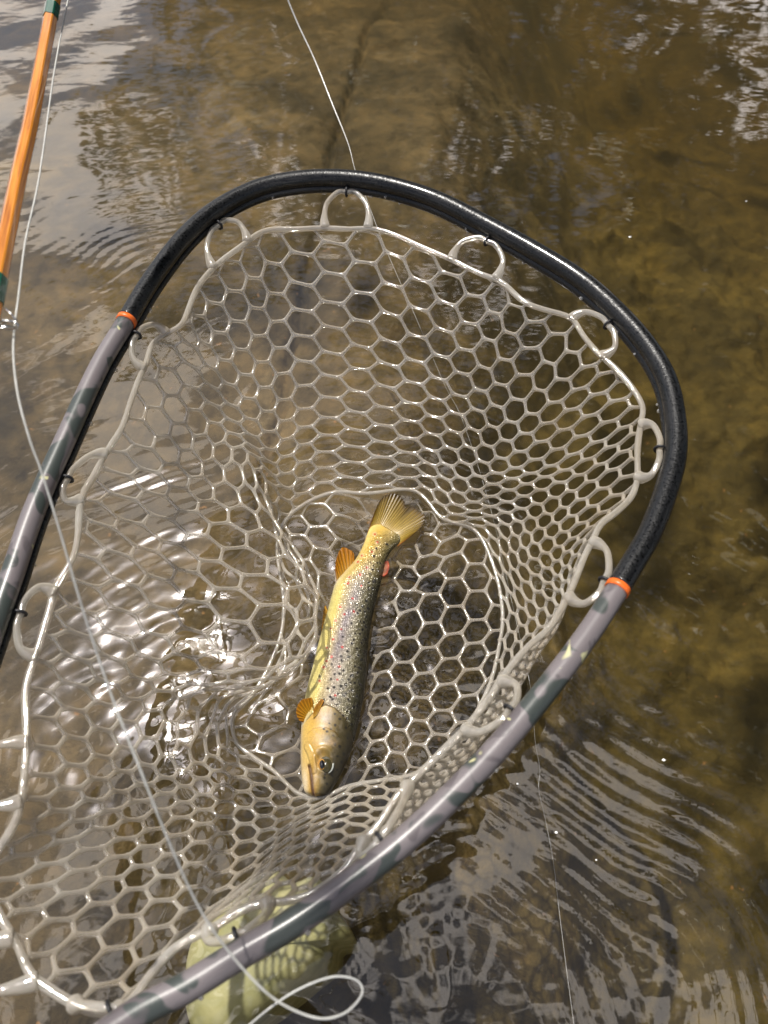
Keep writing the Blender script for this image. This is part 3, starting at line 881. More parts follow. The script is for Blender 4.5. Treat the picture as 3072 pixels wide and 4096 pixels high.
cc = np.sign(ca) * np.abs(ca) ** 0.95
zz = np.sign(sa) * np.abs(sa) ** 0.92
mid = (Bs + Ks) / 2; hv = (Ks - Bs) / 2
ZX = mid[:, 0:1] + hv[:, 0:1] * cc[None, :]; ZY = mid[:, 1:2] + hv[:, 1:2] * cc[None, :]
PX, PY = zp(ZX, ZY)
sfrac = np.linspace(0, 1, NS)[:, None]
fz = FZ + 0.002 * np.sin(sfrac * 3.0) - 0.004 * sstep(0.8, 1.0, sfrac)
P = unproj(PX, PY, fz + 0 * PX)
BASE = P.copy()
up = (zz > 0)[None, :]
P[..., 2] += Ts[:, None] * zz[None, :]
# relief on the visible flank
def polyline_y(x, pts):
    pts = np.array(pts, float); return np.interp(x, pts[:, 0], pts[:, 1])
gill = [(150, 1680), (200, 1650), (255, 1600), (290, 1568), (340, 1552), (390, 1566), (440, 1602), (478, 1655), (500, 1712), (530, 1800)]
dg = ZY - polyline_y(ZX, gill)                                 # > 0: head side
rel = 0.0011 * sstep(-1, 7, dg) * np.exp(-np.maximum(dg, 0) / 150)
pre = [(150, 1800), (200, 1740), (260, 1700), (330, 1690), (400, 1720), (450, 1780)]
dp = ZY - polyline_y(ZX, pre); rel += 0.0006 * sstep(-2, 6, dp) * np.exp(-np.maximum(dp, 0) / 90) * (ZX < 450)
def seg_dist(x, y, pts):
    pts = np.array(pts, float); best = np.full(np.shape(x), 1e9)
    for a, b_ in zip(pts[:-1], pts[1:]):
        d = b_ - a; t = np.clip(((x - a[0]) * d[0] + (y - a[1]) * d[1]) / (d @ d), 0, 1)
        best = np.minimum(best, np.hypot(x - a[0] - t * d[0], y - a[1] - t * d[1]))
    return best
mouth = [(258, 2125), (250, 2060), (246, 2000), (240, 1955), (232, 1930)]
dm = seg_dist(ZX, ZY, mouth)
rel -= 0.0030 * np.exp(-(dm / 9.0) ** 2)
maxil = [(262, 1960), (255, 1900), (240, 1850), (218, 1808)]
dx_ = seg_dist(ZX, ZY, maxil); rel += 0.0003 * np.exp(-(dx_ / 20) ** 4)
rel -= 0.0003 * np.exp(-((dx_ - 25) / 5) ** 2)
EYE = (325, 1898)
de = np.hypot((ZX - EYE[0]) / 1.0, (ZY - EYE[1]) / 1.25)
rel += 0.0012 * np.exp(-((de - 58) / 16) ** 2) - 0.0020 * np.exp(-(de / 42) ** 4)
rel *= sstep(0.1, 0.5, np.abs(zz))[None, :]
P[..., 2] += rel * np.sign(zz)[None, :]

# colouring
def mixk(x, keys):
    xs = [k_ for k_, _ in keys]; return np.stack([np.interp(x, xs, [c[j] for _, c in keys]) for j in range(3)], -1)
Aa = np.broadcast_to(cc[None, :], ZX.shape)
col = mixk(Aa, [(-1, (.72, .66, .52)), (-.86, (.66, .56, .28)), (-.62, (.54, .42, .12)), (-.34, (.47, .37, .18)), (-.05, (.45, .38, .29)),
                (.25, (.34, .30, .21)), (.52, (.18, .155, .08)), (.78, (.05, .045, .02)), (1, (.014, .013, .008))])
tail = sstep(820, 480, ZY)[..., None]
tailc = mixk(Aa, [(-1, (.70, .52, .14)), (-.4, (.62, .40, .06)), (.2, (.44, .31, .09)), (.7, (.19, .15, .05)), (1, (.05, .045, .02))])
col = col * (1 - tail) + tailc * tail
n1 = fbm(ZX / 60, ZY / 60, 4, 101)[..., None]
purp = (np.exp(-((Aa - 0.0 + 0.0006 * (ZY - 1000)) / 0.24) ** 2) * sstep(650, 850, ZY) * sstep(1420, 1200, ZY))[..., None] * np.clip(0.65 + 0.8 * n1, 0, 1)
col = col * (1 - 0.8 * purp) + np.array([.22, .185, .21]) * 0.8 * purp
bell = (sstep(-.40, -.62, Aa) * sstep(700, 800, ZY) * sstep(1560, 1450, ZY))[..., None]
col = col * (1 - 0.75 * bell) + np.array([.62, .52, .13]) * 0.75 * bell
col *= 1 + 0.16 * n1
head = sstep(-4, 8, dg)[..., None]
hcol = mixk(Aa, [(-1, (.72, .60, .42)), (-.85, (.62, .44, .14)), (-.5, (.52, .31, .035)), (-.1, (.44, .28, .06)), (.15, (.28, .20, .06)), (.5, (.13, .105, .04)), (.8, (.085, .07, .03)), (1, (.035, .03, .018))])
col = col * (1 - head) + hcol * head
blob = lambda x, y, rx, ry: np.exp(-(((ZX - x) / rx) ** 2 + ((ZY - y) / ry) ** 2))[..., None]
for x, y, rx, ry, c, w_ in [(345, 1640, 45, 35, (.35, .31, .33), .7), (345, 1770, 28, 26, (.16, .24, .36), .75), (300, 1760, 45, 40, (.72, .55, .33), .6), (375, 1790, 40, 26, (.75, .52, .32), .5),
                           (270, 1700, 60, 50, (.70, .46, .06), .6), (200, 2030, 22, 90, (.80, .70, .58), .85), (225, 1870, 26, 70, (.66, .50, .16), .5), (275, 1980, 14, 60, (.72, .55, .35), .7), (330, 2010, 30, 30, (.09, .085, .06), .6)]:
    g = blob(x, y, rx, ry) * w_; col = col * (1 - g) + np.array(c) * g
g = np.exp(-(dm / 10) ** 2)[..., None]; col = col * (1 - g) + np.array([.34, .20, .16]) * g
g = np.exp(-(dm / 4.5) ** 2)[..., None] * 0.8; col = col * (1 - g) + np.array([.05, .03, .025]) * g
g = (np.exp(-(np.abs(dg + 3) / 6) ** 2) * (Aa > -.8))[..., None] * 0.85; col = col * (1 - g) + np.array([.10, .07, .03]) * g
g = (np.exp(-(np.abs(dp) / 4) ** 2) * (ZX < 420) * (Aa > -.7))[..., None] * 0.5 * head; col = col * (1 - g) + np.array([.25, .13, .05]) * g
g = np.exp(-((dx_ - 20) / 4) ** 2)[..., None] * 0.6; col = col * (1 - g) + np.array([.28, .19, .06]) * g
g = np.exp(-(np.abs(dg + 14) / 7) ** 2)[..., None] * 0.3 * (np.abs(Aa) < .6)[..., None]; col = col * (1 - g) + np.array([.62, .48, .30]) * g
black = [(365,1670),(375,1705),(350,1722),(330,1705),(402,1680),(430,1810),(432,1640),(455,1615),(478,1628),(476,1585),(412,1550),(385,1515),(330,1515),(370,1500),(355,1445),(375,1385),
         (400,1355),(430,1350),(445,1265),(440,1238),(470,1420),(487,1385),(510,1450),(485,1510),(470,1475),(450,1482),(500,1360),(528,1295),(512,1353),(485,1240),(545,1330),(550,1220),
         (510,1150),(520,1125),(497,1100),(530,1085),(560,1080),(505,1020),(570,1135),(575,1050),(545,950),(560,930),(590,930),(575,900),(610,905),(600,860),(580,805),(615,785),(655,720),
         (625,680),(640,650),(680,650),(690,600),(650,560),(735,470),(665,505),(615,740),(640,770),(560,1000),(480,1205),(450,1110),(540,1180),(585,1000),(600,960),(565,1300),(520,1550),
         (500,1590),(540,1480),(560,1400),(395,1440),(420,1480),(440,1430),(525,1400),(570,1240),(590,1180),(595,1100),(540,1540),(505,1660),(480,1750),(455,1850),(440,1900),(410,1950),
         (335,1985),(345,2040),(330,2005),(380,1990),(415,1870),(400,1800),(390,1745),(300,1360),(345,1300),(380,1290),(420,1310),(455,1330),(400,1610),(470,1690)]
for _ in range(40):
    y = rng.uniform(560, 1640); xr = np.interp(y, Ks[::-1, 1], Ks[::-1, 0]); xl = np.interp(y, Bs[::-1, 1], Bs[::-1, 0])
    black.append((xl + (xr - xl) * rng.uniform(0.55, 0.99), y))
red = [(635,530),(672,460),(570,552),(545,595),(490,705),(482,748),(568,765),(512,853),(432,908),(403,1000),(372,1050),(388,1125),(348,1175),(447,1178),(378,1240),(327,1303),(428,1305),
       (416,1390),(402,1490),(560,690),(605,640),(655,400),(300,1390),(345,1265),(460,960),(520,940),(440,1060)]
for k_, (x, y) in enumerate(black):
    r_ = rng.uniform(6.5, 10.0) if k_ < 97 else rng.uniform(4.0, 6.0)
    e_ = 1 + 0.35 * fbm(ZX / 7, ZY / 7, 2, 200 + k_) if False else 1.0
    d = np.hypot((ZX - x) * rng.uniform(.85, 1.2), (ZY - y) * rng.uniform(.85, 1.2)) * e_
    h_ = (np.exp(-((d - r_ * 1.7) / 4) ** 2) * (0.0 if y > 1570 else (0.16 if x < 520 else 0.04)))[..., None]; col = col * (1 - h_) + np.array([.50, .46, .46]) * h_
    g = sstep(r_ * 1.25, r_ * 0.7, d)[..., None] * 0.92; col = col * (1 - g) + np.array([.014, .013, .016]) * g
for x, y in red:
    d = np.hypot(ZX - x, ZY - y); r_ = rng.uniform(7, 10)
    h_ = np.exp(-((d - r_ * 1.7) / 4) ** 2)[..., None] * 0.3; col = col * (1 - h_) + np.array([.6, .5, .45]) * h_
    g = sstep(r_ * 1.2, r_ * 0.6, d)[..., None] * 0.9; col = col * (1 - g) + np.array([.52, .035, .03]) * g
fine = fbm(ZX / 5, ZY / 5, 3, 131)[..., None]
col = col * (1 + (0.10 + 0.16 * head) * fine)
sil = (np.clip(fbm(ZX / 22, ZY / 26, 3, 141), 0, 1) * sstep(.75, .2, np.abs(Aa - .05)))[..., None] * head
col = col * (1 - .7 * sil) + np.array([.52, .46, .42]) * .7 * sil
dusk = (np.clip(fbm(ZX / 18 + 5, ZY / 20, 3, 151) - .05, 0, 1) * sstep(-.2, .4, Aa))[..., None] * head
col = col * (1 - .8 * dusk) + np.array([.05, .045, .03]) * .8 * dusk
crown = (sstep(.05, .6, Aa))[..., None] * head
col = col * (1 - .5 * crown)
col = col * (1 - head * np.array([.06, .12, .30]))
lum = col.mean(-1, keepdims=True)
col = np.clip(lum + (col - lum) * 0.92, 0.003, 1) * (0.92 - 0.10 * sstep(-.5, .3, Aa)[..., None])
col = np.clip(col, 0.004, 0.9)
mmz = 0.610 * 0.57 / FPX                                      # metres per detail pixel, near enough
skin = np.stack([np.broadcast_to(np.cumsum(np.concatenate([[0], np.linalg.norm(np.diff(mid, axis=0), axis=1)]))[:, None] * mmz, ZX.shape),
                 np.linalg.norm(hv, axis=1)[:, None] * mmz * (tt[None, :]), np.zeros_like(ZX)], -1)
scaly = np.clip(1.0 - head[..., 0], 0, 1) * (0.45 + 0.55 * sstep(-.75, -.2, Aa)) * sstep(325, 430, ZY) + 0.05
idx = np.arange(NS)[:-1, None] * NA; jj = np.arange(NA)[None, :]; j2 = (jj + 1) % NA
F = np.stack([idx + jj, idx + NA + jj, idx + NA + j2, idx + j2], -1).reshape(-1, 4)
Vb = P.reshape(-1, 3)
caps = [tuple(range(NA)), tuple((NS - 1) * NA + np.arange(NA)[::-1])]
M_FISH = mat_attr("trout_skin", 0.2, bump=720.0, **{"Coat Weight": 0.0, "Coat Roughness": 0.25, "Specular IOR Level": 0.55})
trout = empty("trout", tuple(U((1400, 2600), 0.0)), "golden brown trout with black and red spots lying on its side in the net", "fish")
c4 = np.concatenate([col, np.ones(col.shape[:2] + (1,))], -1).reshape(-1, 4)
body = mesh_obj("body", Vb, F, M_FISH, trout, attr={"tint": c4, "skin": skin.reshape(-1, 3), "scaly": scaly.ravel()})

M_FIN = mat_attr("fin_membrane", 0.36, trans=0.5, **{"Coat Weight": 0.2, "Coat Roughness": 0.15})
def fin(name, base, outer, zb, zo, colf, rays=14, nu=90, nv=40, thick=0.0005, ruf=0.0004, lab=None, edge=0.0):
    Bp = catmull(np.array(base, float), nu); Op = catmull(np.array(outer, float), nu)
    u = np.linspace(0, 1, nu)[None, :]; v = np.linspace(0, 1, nv)[:, None]
    fray = 1 - edge * (0.5 + 0.5 * np.sin(u * rays * 2 * math.pi)) * (0.4 + 0.6 * vnoise(u * rays, u * 0, 5))
    vv = v * fray
    zx = Bp[None, :, 0] * (1 - vv) + Op[None, :, 0] * vv; zy = Bp[None, :, 1] * (1 - vv) + Op[None, :, 1] * vv
    zb_ = np.interp(u, np.linspace(0, 1, len(zb)), zb); zo_ = np.interp(u, np.linspace(0, 1, len(zo)), zo)
    z = zb_ * (1 - v) + zo_ * v + 0.0012 * np.sin(v * 3.1) * 0
    ridge = ruf * np.sin(u * rays * 2 * math.pi) * np.sin(np.clip(v * 1.3, 0, 1) * math.pi * 0.5)
    px, py = zp(zx, zy)
    Pm = unproj(px, py, z + ridge)
    c = colf(u + 0 * v, v + 0 * u)
    ray = (0.5 + 0.5 * np.sin(u * rays * 2 * math.pi))[..., None] + 0 * v[..., None]
    c = c * (0.72 + 0.42 * ray)
    c = np.clip(c * (1 + 0.15 * fbm(u * 40 + 0 * v, v * 6 + 0 * u, 2, 7)[..., None]), 0.003, 0.95)
    Pm2 = Pm.copy(); Pm2[..., 2] -= thick
    Va = np.vstack([Pm.reshape(-1, 3), Pm2.reshape(-1, 3)])
    Fq = grid_faces(nu, nv); n_ = nu * nv
    ring = np.concatenate([np.arange(nu), np.arange(1, nv) * nu + nu - 1, (nv - 1) * nu + np.arange(nu - 2, -1, -1), np.arange(nv - 2, 0, -1) * nu])
    r2 = np.roll(ring, -1)
    Fa = np.vstack([Fq, Fq[:, ::-1] + n_, np.stack([ring, ring + n_, r2 + n_, r2], -1)])
    cf = np.concatenate([c, np.ones(c.shape[:2] + (1,))], -1).reshape(-1, 4)
    o = mesh_obj(name, Va, Fa, M_FIN, trout, attr={"tint": np.vstack([cf, cf])})
    if lab: o["label"] = lab
    return o
def lerpc(keys):
    return lambda t: np.stack([np.interp(t, [k_ for k_, _ in keys], [c[j] for _, c in keys]) for j in range(3)], -1)
def tailcol(u, v):
    c = lerpc([(0, (.60, .41, .07)), (.3, (.46, .31, .04)), (.8, (.30, .19, .022)), (.93, (.17, .10, .016)), (1, (.07, .04, .012))])(v)
    rim = (np.exp(-(u / .06) ** 2) + np.exp(-((1 - u) / .05) ** 2))[..., None] * 0.75
    c = c * (1 - rim) + np.array([.40, .10, .03]) * rim
    cre = np.exp(-((u - .56) / .03) ** 2)[..., None] * 0.7 * sstep(.3, .8, v)[..., None]
    return c * (1 - cre) + np.array([.06, .035, .012]) * cre
fin("tail_fin", [(604, 388), (640, 352), (700, 335), (760, 362), (805, 405), (802, 470)],
    [(640, 275), (668, 205), (700, 150), (730, 126), (772, 116), (815, 128), (846, 160), (858, 205), (868, 208), (900, 205), (950, 230), (985, 258), (984, 300), (955, 350), (905, 392), (868, 418)],
    [.0034, .0037, .0039, .0039, .0037, .0034], [.007, .010, .011, .006, .005, .008, .011, .008], tailcol, rays=30, nu=240, nv=60, ruf=0.0002, edge=0.06)
def analcol(u, v):
    c = lerpc([(0, (.62, .36, .05)), (.5, (.58, .27, .012)), (1, (.52, .21, .008))])(v)
    e = np.exp(-(u / .075) ** 2)[..., None] * 0.95
    return c * (1 - e) + np.array([.78, .72, .68]) * e
fin("anal_fin", [(396, 705), (440, 665), (490, 622), (522, 588)], [(392, 640), (398, 570), (412, 520), (432, 484), (452, 474), (485, 488), (514, 508), (521, 545)], [.008] * 3, [.012, .015, .012, .010], analcol, rays=9, lab="orange anal fin with white leading edge")
fin("pelvic_fin", [(350, 905), (338, 935), (322, 985)], [(334, 855), (322, 868), (316, 900), (311, 950), (306, 1000), (302, 1035)], [.006] * 2, [.004, .003], lambda u, v: lerpc([(0, (.55, .33, .03)), (1, (.48, .24, .02))])(v), rays=6, nu=50, nv=24)
pect = lambda u, v: lerpc([(0, (.62, .40, .05)), (.5, (.58, .31, .02)), (1, (.50, .22, .012))])(v)
fin("pectoral_fin", [(262, 1588), (252, 1592), (240, 1600), (232, 1608), (225, 1612)], [(246, 1520), (244, 1463), (212, 1464), (176, 1474), (150, 1508), (139, 1552), (148, 1592), (172, 1618), (205, 1622)], [.019, .017, .015], [.023, .024, .020, .015], pect, rays=12, ruf=0.0005, lab="amber pectoral fin fanned out")
fin("pectoral_fin_ray", [(275, 1572), (262, 1585), (250, 1596)], [(322, 1482), (308, 1468), (292, 1480), (268, 1512), (250, 1540)], [.0240, .0236], [.0250, .0244], pect, rays=5, nu=50, nv=30).name = "pectoral_fin"
fin("adipose_fin", [(692, 655), (704, 625), (714, 598)], [(712, 664), (738, 640), (749, 600), (741, 564), (722, 570)], [.008] * 2, [.010, .011], lambda u, v: lerpc([(0, (.30, .16, .05)), (.5, (.55, .25, .16)), (1, (.62, .12, .06))])(v), rays=2, nu=40, nv=20, thick=0.0012, lab="small red tipped adipose fin")
fin("dorsal_fin", [(612, 1180), (604, 1270), (596, 1350)], [(655, 1010), (668, 1080), (650, 1180), (630, 1260)], [.002] * 2, [-.008, -.010], lambda u, v: lerpc([(0, (.16, .13, .06)), (1, (.24, .20, .11))])(v), rays=10, nu=60, nv=24)

# eye
def eye_part(name, cx, cyz, rx, ry, h0, dome, matl, par, zbase):
    n_, k_ = 30, 10
    V = []; F = []
    for r in range(k_ + 1):
        f = r / k_
        for j in range(n_):
            a = 2 * math.pi * j / n_
            x = cx + rx * f * math.cos(a); y = cyz + ry * f * math.sin(a)
            V.append(U(zp(x, y), zbase + h0 + dome * math.sqrt(max(0, 1 - f * f * 0.98)) - (0.003 if r == k_ else 0)))
    for r in range(k_):
        for j in range(n_):
            F.append((r * n_ + j, (r + 1) * n_ + j, (r + 1) * n_ + (j + 1) % n_, r * n_ + (j + 1) % n_))
    return mesh_obj(name, V, F, matl, par)
ei = int(np.argmin(np.abs(mid[:, 1] - EYE[1])))
ez = float(fz[ei, 0] + Ts[ei] * 0.93)
M_GLOBE = simple("eye_globe", (0.045, 0.038, 0.016), 0.08)
M_IRIS = simple("eye_ring", (0.62, 0.33, 0.08), 0.15, Metallic=0.5)
M_PUPIL = simple("eye_pupil", (0.004, 0.005, 0.008), 0.03, **{"Coat Weight": 1.0})
M_SHEEN = simple("eye_crescent", (0.42, 0.44, 0.40), 0.08, Metallic=0.3)
eye = eye_part("eye", EYE[0] + 10, EYE[1], 50, 62, -0.0022, 0.0040, M_GLOBE, trout, ez)
eye_part("iris_ring", 308, 1897, 26, 40, 0.0003, 0.0018, M_IRIS, eye, ez)
eye_part("pupil", 308, 1898, 19, 32, 0.0010, 0.0017, M_PUPIL, eye, ez)
# pale crescent round the back of the eye
cres = np.array([U(zp(EYE[0] + 10 + 46 * math.cos(a), EYE[1] + 60 * math.sin(a)), ez - 0.0004) for a in np.linspace(-1.0, 1.25, 30)])
Vv, Ff = tube(cres, 0.0006 * np.sin(np.linspace(0.15, math.pi - 0.15, 30)) + 0.0001, 8)
mesh_obj("eye_crescent", Vv, Ff, M_SHEEN, eye)

# ------------------------------------------------------------------ fly rod, line, leader
rodp = [((252, -180), .335), ((215, 0), .318), ((168, 250), .306), ((120, 500), .298), ((75, 700), .295), ((34, 900), .294), ((-12, 1120), .294), ((-60, 1350), .296), ((-180, 1900), .302), ((-420, 2900), .315)]
RP = catmull(np.array([U(a, z) for a, z in rodp]), 160)
rod = empty("fly_rod", tuple(RP[80]), "hexagonal varnished orange bamboo fly rod with green thread wraps", "fishing rod")
def hexrod(i0, i1, r, mat, name, par=None):
    C = RP[i0:i1 + 1]; T = np.gradient(C, axis=0); T /= np.linalg.norm(T, axis=1, keepdims=True)
    B = np.cross(T, (0, 0, 1.0)); B /= np.linalg.norm(B, axis=1, keepdims=True); N = np.cross(B, T)
    n_ = len(C); V = []; G = []; F = []
    rr = np.broadcast_to(np.asarray(r, float), (n_,))
    # six flat strips with a fine bevel at each corner
    an = []
    for k_ in range(6):
        a0 = math.radians(60 * k_ + 12)
        an += [a0 + math.radians(6), a0 + math.radians(54)]
    for i in range(n_):
        for q, a in enumerate(an):
            V.append(C[i] + rr[i] * (math.cos(a) * B[i] + math.sin(a) * N[i])); G.append((q * 3.1 + math.cos(a) * 6, math.sin(a) * 6, i * 0.10 + q // 2 * 9.0))
    m_ = len(an)
    for i in range(n_ - 1):
        for q in range(m_):
            F.append((i * m_ + q, i * m_ + (q + 1) % m_, (i + 1) * m_ + (q + 1) % m_, (i + 1) * m_ + q))
    F.append(tuple(range(m_))[::-1]); F.append(tuple((n_ - 1) * m_ + np.arange(m_)))
    return mesh_obj(name, V, F, mat, par, smooth=False, attr={"grain": np.array(G)})
def rod_i(px, py, z=.30):
    return int(np.argmin(np.hypot(*(RP[:, :2] - U((px, py), z)[:2]).T)))
rrad = np.linspace(0.0038, 0.0050, 160)
hexrod(0, 159, rrad, M_BAMBOO, "shaft", rod)
def rod_at(py):
    d = RP - np.array([0, 0, CAM_H]); dep = d[:, 1] * CP - d[:, 2] * SP; upv = d[:, 1] * SP + d[:, 2] * CP
    yy = 2048 - FPX * upv / dep
    return np.array([np.interp(py, yy, RP[:, j_]) for j_ in range(3)]), float(np.interp(py, yy, rrad))
for y0, y1 in ((20, 70), (1118, 1215), (1290, 1420)):
    (a, r0), (b_, r1) = rod_at(y0), rod_at(y1)
    sv = RP; RP = np.array([a + (b_ - a) * t for t in np.linspace(0, 1, 8)])
    hexrod(0, 7, r0 * 1.10, M_GREEN, "thread_wrap", rod); RP = sv
# stripping guide beside the last wrap
gz = .292
gc = U((45, 1300), gz)
gd = np.empty(0)
ga = U((75, 1302), gz + .001) - gc; ga /= np.linalg.norm(ga)
th = np.linspace(0, 2 * math.pi, 36, endpoint=False)
fw = np.array([-0.1, -0.35, 1.0]); fw -= ga * (fw @ ga); fw /= np.linalg.norm(fw)
gy = np.array([0, 0.35, 0.9]); gy -= ga * (gy @ ga); gy /= np.linalg.norm(gy)
ring = gc[None] + 0.0042 * np.cos(th)[:, None] * ga[None] + 0.0020 * np.sin(th)[:, None] * gy[None]
Vv, Ff = tube(ring, 0.00055, 8, closed=True); guide = mesh_obj("line_guide", Vv, Ff, M_STEEL, rod)
for e0, e1 in (((20, 1236), (68, 1288)), ((5, 1282), (72, 1296)), ((2, 1312), (60, 1308))):
    Vv, Ff = tube(catmull(np.array([U(e0, .2955), U(((e0[0] + e1[0]) / 2 + 3, (e0[1] + e1[1]) / 2 - 4), .295), U(e1, gz)]), 12), 0.0005, 8)
    mesh_obj("guide_foot", Vv, Ff, M_STEEL, guide)

flp = [((160, -60), .315), ((147, 0), .312), ((118, 150), .303), ((85, 380), .295), ((55, 520), .292), ((40, 640), .291), ((32, 700), .290), ((29, 770), .290), ((40, 860), .288), ((66, 955), .284), ((90, 1020), .280),
       ((130, 1150), .274), ((180, 1320), .267), ((240, 1500), .258), ((310, 1680), .248), ((370, 1830), .238), ((430, 1960), .226), ((490, 2050), .216), ((560, 2130), .206), ((620, 2175), .199), ((690, 2200), .194),
       ((742, 2190), .190), ((775, 2160), .187), ((783, 2135), .185), ((765, 2115), .183), ((720, 2110), .180), ((660, 2130), .176), ((600, 2165), .170), ((530, 2222), .160), ((440, 2310), .15)]
FLP = catmull(np.array([U((a[0] * S, a[1] * S), z) for a, z in flp]), 420)
Vv, Ff = tube(FLP, 0.00046, 10)
o = mesh_obj("fly_line", Vv, Ff, M_LINE); tag(o, "smooth white fly line running from the rod across the net to a loose loop", "fishing line")
ldp = [((612, -30), .20), ((622, 0), .19), ((645, 55), .175), ((680, 130), .158), ((718, 225), .142), ((752, 310), .128), ((768, 370), .118), ((792, 430), .106), ((830, 530), .085), ((900, 690), .050), ((960, 830), .018), ((1000, 910), .004),
       ((1060, 1100), .002), ((1110, 1320), .0015), ((1145, 1480), .0015), ((1156, 1600), .0015), ((1166, 1660), .0015), ((1164, 1705), .0015), ((1178, 1770), .0015), ((1195, 1860), .0015), ((1207, 1960), .0015), ((1222, 2080), .0015), ((1242, 2230), .0015)]
LDP = catmull(np.array([U((a[0] * S, a[1] * S), z) for a, z in ldp]), 400)
s_ = np.linspace(0, 1, 400)
Vv, Ff = tube(LDP, np.interp(s_, [0, .15, .21, .42, .5, 1], [.0008, .00065, .00028, .00014, .00011, .0001]), 8)
o = mesh_obj("leader", Vv, Ff, M_LEADER); tag(o, "thin tapering clear leader passing under the black hoop and out along the water", "fishing line")

# ------------------------------------------------------------------ pale stone on the bed
m, nt, out = material("pale_green_stone"); L = nt.links
p = principled(nt, out, **{"Roughness": 0.7})
tcn = node(nt, "ShaderNodeTexCoord")
n = node(nt, "ShaderNodeTexNoise"); n.inputs["Scale"].default_value = 26; n.inputs["Detail"].default_value = 7
L.new(tcn.outputs["Object"], n.inputs["Vector"])
r = ramp(nt, [(0.3, (0.26, 0.28, 0.15)), (0.52, (0.44, 0.45, 0.25)), (0.75, (0.60, 0.60, 0.38))]); L.new(n.outputs["Fac"], r.inputs["Fac"])
L.new(r.outputs["Color"], p.inputs["Base Color"])
b = node(nt, "ShaderNodeBump"); b.inputs["Strength"].default_value = 0.4; b.inputs["Distance"].default_value = 0.006
L.new(n.outputs["Fac"], b.inputs["Height"]); L.new(b.outputs["Normal"], p.inputs["Normal"])
M_STONE = m
def stone(name, outline, ztop, thick, mat, label, cat, group=None, seed=0):
    O = catmull(np.array([U(q, ztop) for q in outline]), 96, closed=True)
    c = O.mean(0); cw = 0.035; rings_ = [(0.0, 0), (0.35, .06), (0.6, .2), (0.78, .42), (.9, .72), (.97, 1.1), (1.0, 1.6), (1.01, 2.4), (1.0, thick / cw)]
    V = []; F = []
    for f, h in rings_:
        for q in O:
            x, y = c[:2] + (q[:2] - c[:2]) * f
            V.append((x, y, ztop - cw * h + 0.011 * float(fbm(np.array(x * 17.0), np.array(y * 17.0), 4, seed)) * min(1, f + .3)))
    for k_ in range(len(rings_) - 1):
        for j in range(96):
            F.append((k_ * 96 + j, (k_ + 1) * 96 + j, (k_ + 1) * 96 + (j + 1) % 96, k_ * 96 + (j + 1) % 96))
    o = mesh_obj(name, V, F, mat); tag(o, label, cat, group); return o
stone("submerged_stone", [(690, 3850), (760, 3660), (910, 3560), (1060, 3450), (1150, 3500), (1250, 3475), (1320, 3590), (1400, 3730), (1310, 3760), (1290, 3850), (1180, 3950), (1080, 4040), (940, 4150), (760, 4200), (690, 4050), (700, 3920)],
      -0.19, 0.34, M_STONE, "pale yellow-green flat stone under water beneath the camouflage arm", "stone", seed=3)

# ------------------------------------------------------------------ flecks of foam drifting on the water
for k_, (x, y, s_) in enumerate([(2520, 948, .0016), (2985, 805, .0011), (2655, 3040, .0013), (2225, 3330, .0011), (2385, 3440, .0007), (2070, 3135, .0009)]):
    c = U((x, y), 0.0006)
    V = [(c[0] + s_ * v_[0] * (1 + .3 * math.sin(5 * v_[1] + k_)), c[1] + .8 * s_ * v_[1], c[2] + .35 * s_ * v_[2]) for v_ in Vd]
    o = mesh_obj("foam_fleck", V, Fd, M_FOAM); tag(o, ["white foam fleck on dark water just outside the black hoop", "smaller white foam fleck farther out beyond the black hoop", "white foam fleck floating well away from camouflage arm and leader",
        "white foam fleck close beside the thin leader", "smallest foam speck a short way off the thin leader", "foam speck between the camouflage arm and the thin leader"][k_], "foam", "foam flecks on the water")

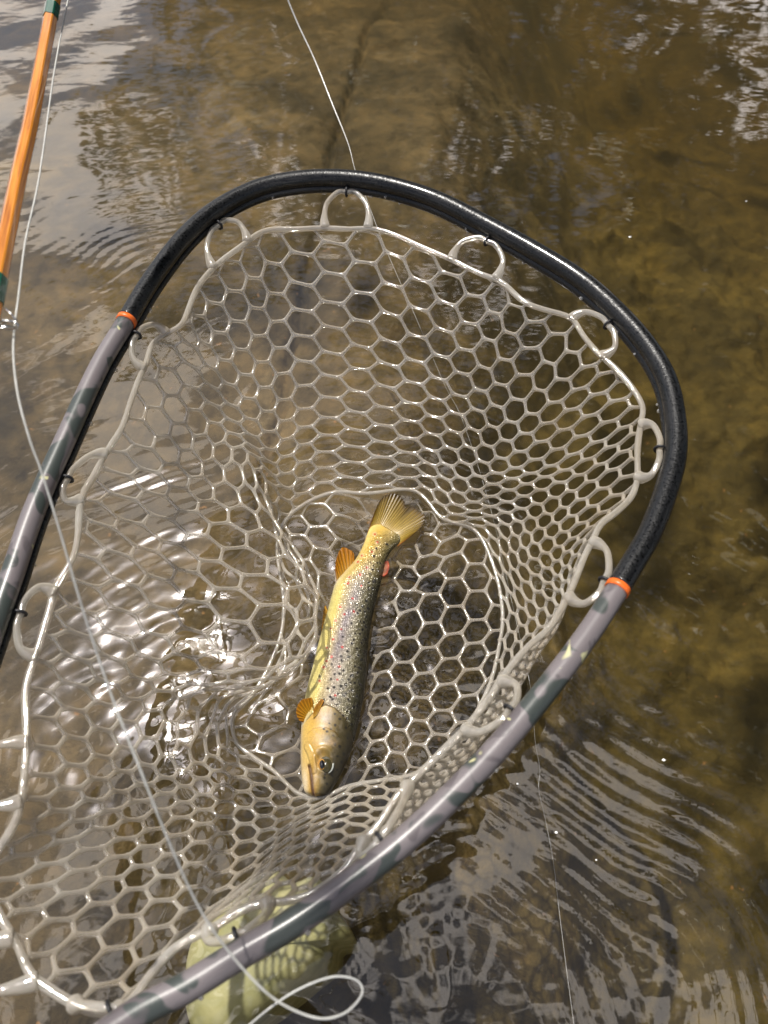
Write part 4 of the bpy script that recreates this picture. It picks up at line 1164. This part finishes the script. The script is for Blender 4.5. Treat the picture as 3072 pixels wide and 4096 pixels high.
# ------------------------------------------------------------------ trees on the bank beyond the picture (they show in the water's reflection)
def leafmat(name, c0, c1):
    m, nt, out = material(name); L = nt.links
    p = principled(nt, out, **{"Roughness": 0.6})
    oi = node(nt, "ShaderNodeTexCoord"); n = node(nt, "ShaderNodeTexNoise"); n.inputs["Scale"].default_value = 1.7; n.inputs["Detail"].default_value = 4
    L.new(oi.outputs["Object"], n.inputs["Vector"]); r = ramp(nt, [(0.3, c0), (0.7, c1)]); L.new(n.outputs["Fac"], r.inputs["Fac"]); L.new(r.outputs["Color"], p.inputs["Base Color"])
    return m
M_LEAF = leafmat("tree_leaves", (0.025, 0.04, 0.012), (0.07, 0.10, 0.03)); M_BARK = simple("tree_bark", (0.10, 0.075, 0.05), 0.9)
TREES = [(3, 7.6, 7.0), (31, 6.2, 8.6), (43, 6.0, 9.2), (52, 5.6, 9.0), (68, 5.6, 8.0), (85, 6.0, 8.4)]
for k_, (az, dist, hgt) in enumerate(TREES):
    x, y = dist * math.sin(math.radians(az)), dist * math.cos(math.radians(az))
    z0 = float(bed_z(np.array(x), np.array(y)))
    t_ = empty("bank_tree", (x, y, z0), "dark leafy bank tree reflected in the water", "tree", "trees along the bank")
    tp = catmull(np.array([(x, y, z0 - .3), (x + .1, y, z0 + hgt * .3), (x - .1, y + .1, z0 + hgt * .6), (x, y, z0 + hgt * .9)]), 16)
    Vv, Ff = tube(tp, np.linspace(.2, .03, 16), 10); mesh_obj("trunk", Vv, Ff, M_BARK, t_)
    N_ = 11000
    cl_ = rng.normal(size=(46, 3)) * np.array([hgt * .15, hgt * .15, hgt * .20]) + np.array([x, y, z0 + hgt * .58])
    cpos = cl_[rng.integers(0, 46, N_)] + rng.normal(size=(N_, 3)) * hgt * .055
    cpos[:, 2] = np.maximum(cpos[:, 2], z0 + .5)
    d1 = rng.normal(size=(N_, 3)); d1 /= np.linalg.norm(d1, axis=1, keepdims=True); d2 = np.cross(d1, rng.normal(size=(N_, 3))); d2 /= np.linalg.norm(d2, axis=1, keepdims=True)
    sz = rng.uniform(.06, .13, (N_, 1))
    V = np.stack([cpos - d1 * sz, cpos + d2 * sz * .55, cpos + d1 * sz, cpos - d2 * sz * .55], 1).reshape(-1, 3)
    mesh_obj("crown", V, np.arange(4 * N_).reshape(-1, 4), M_LEAF, t_, smooth=False)
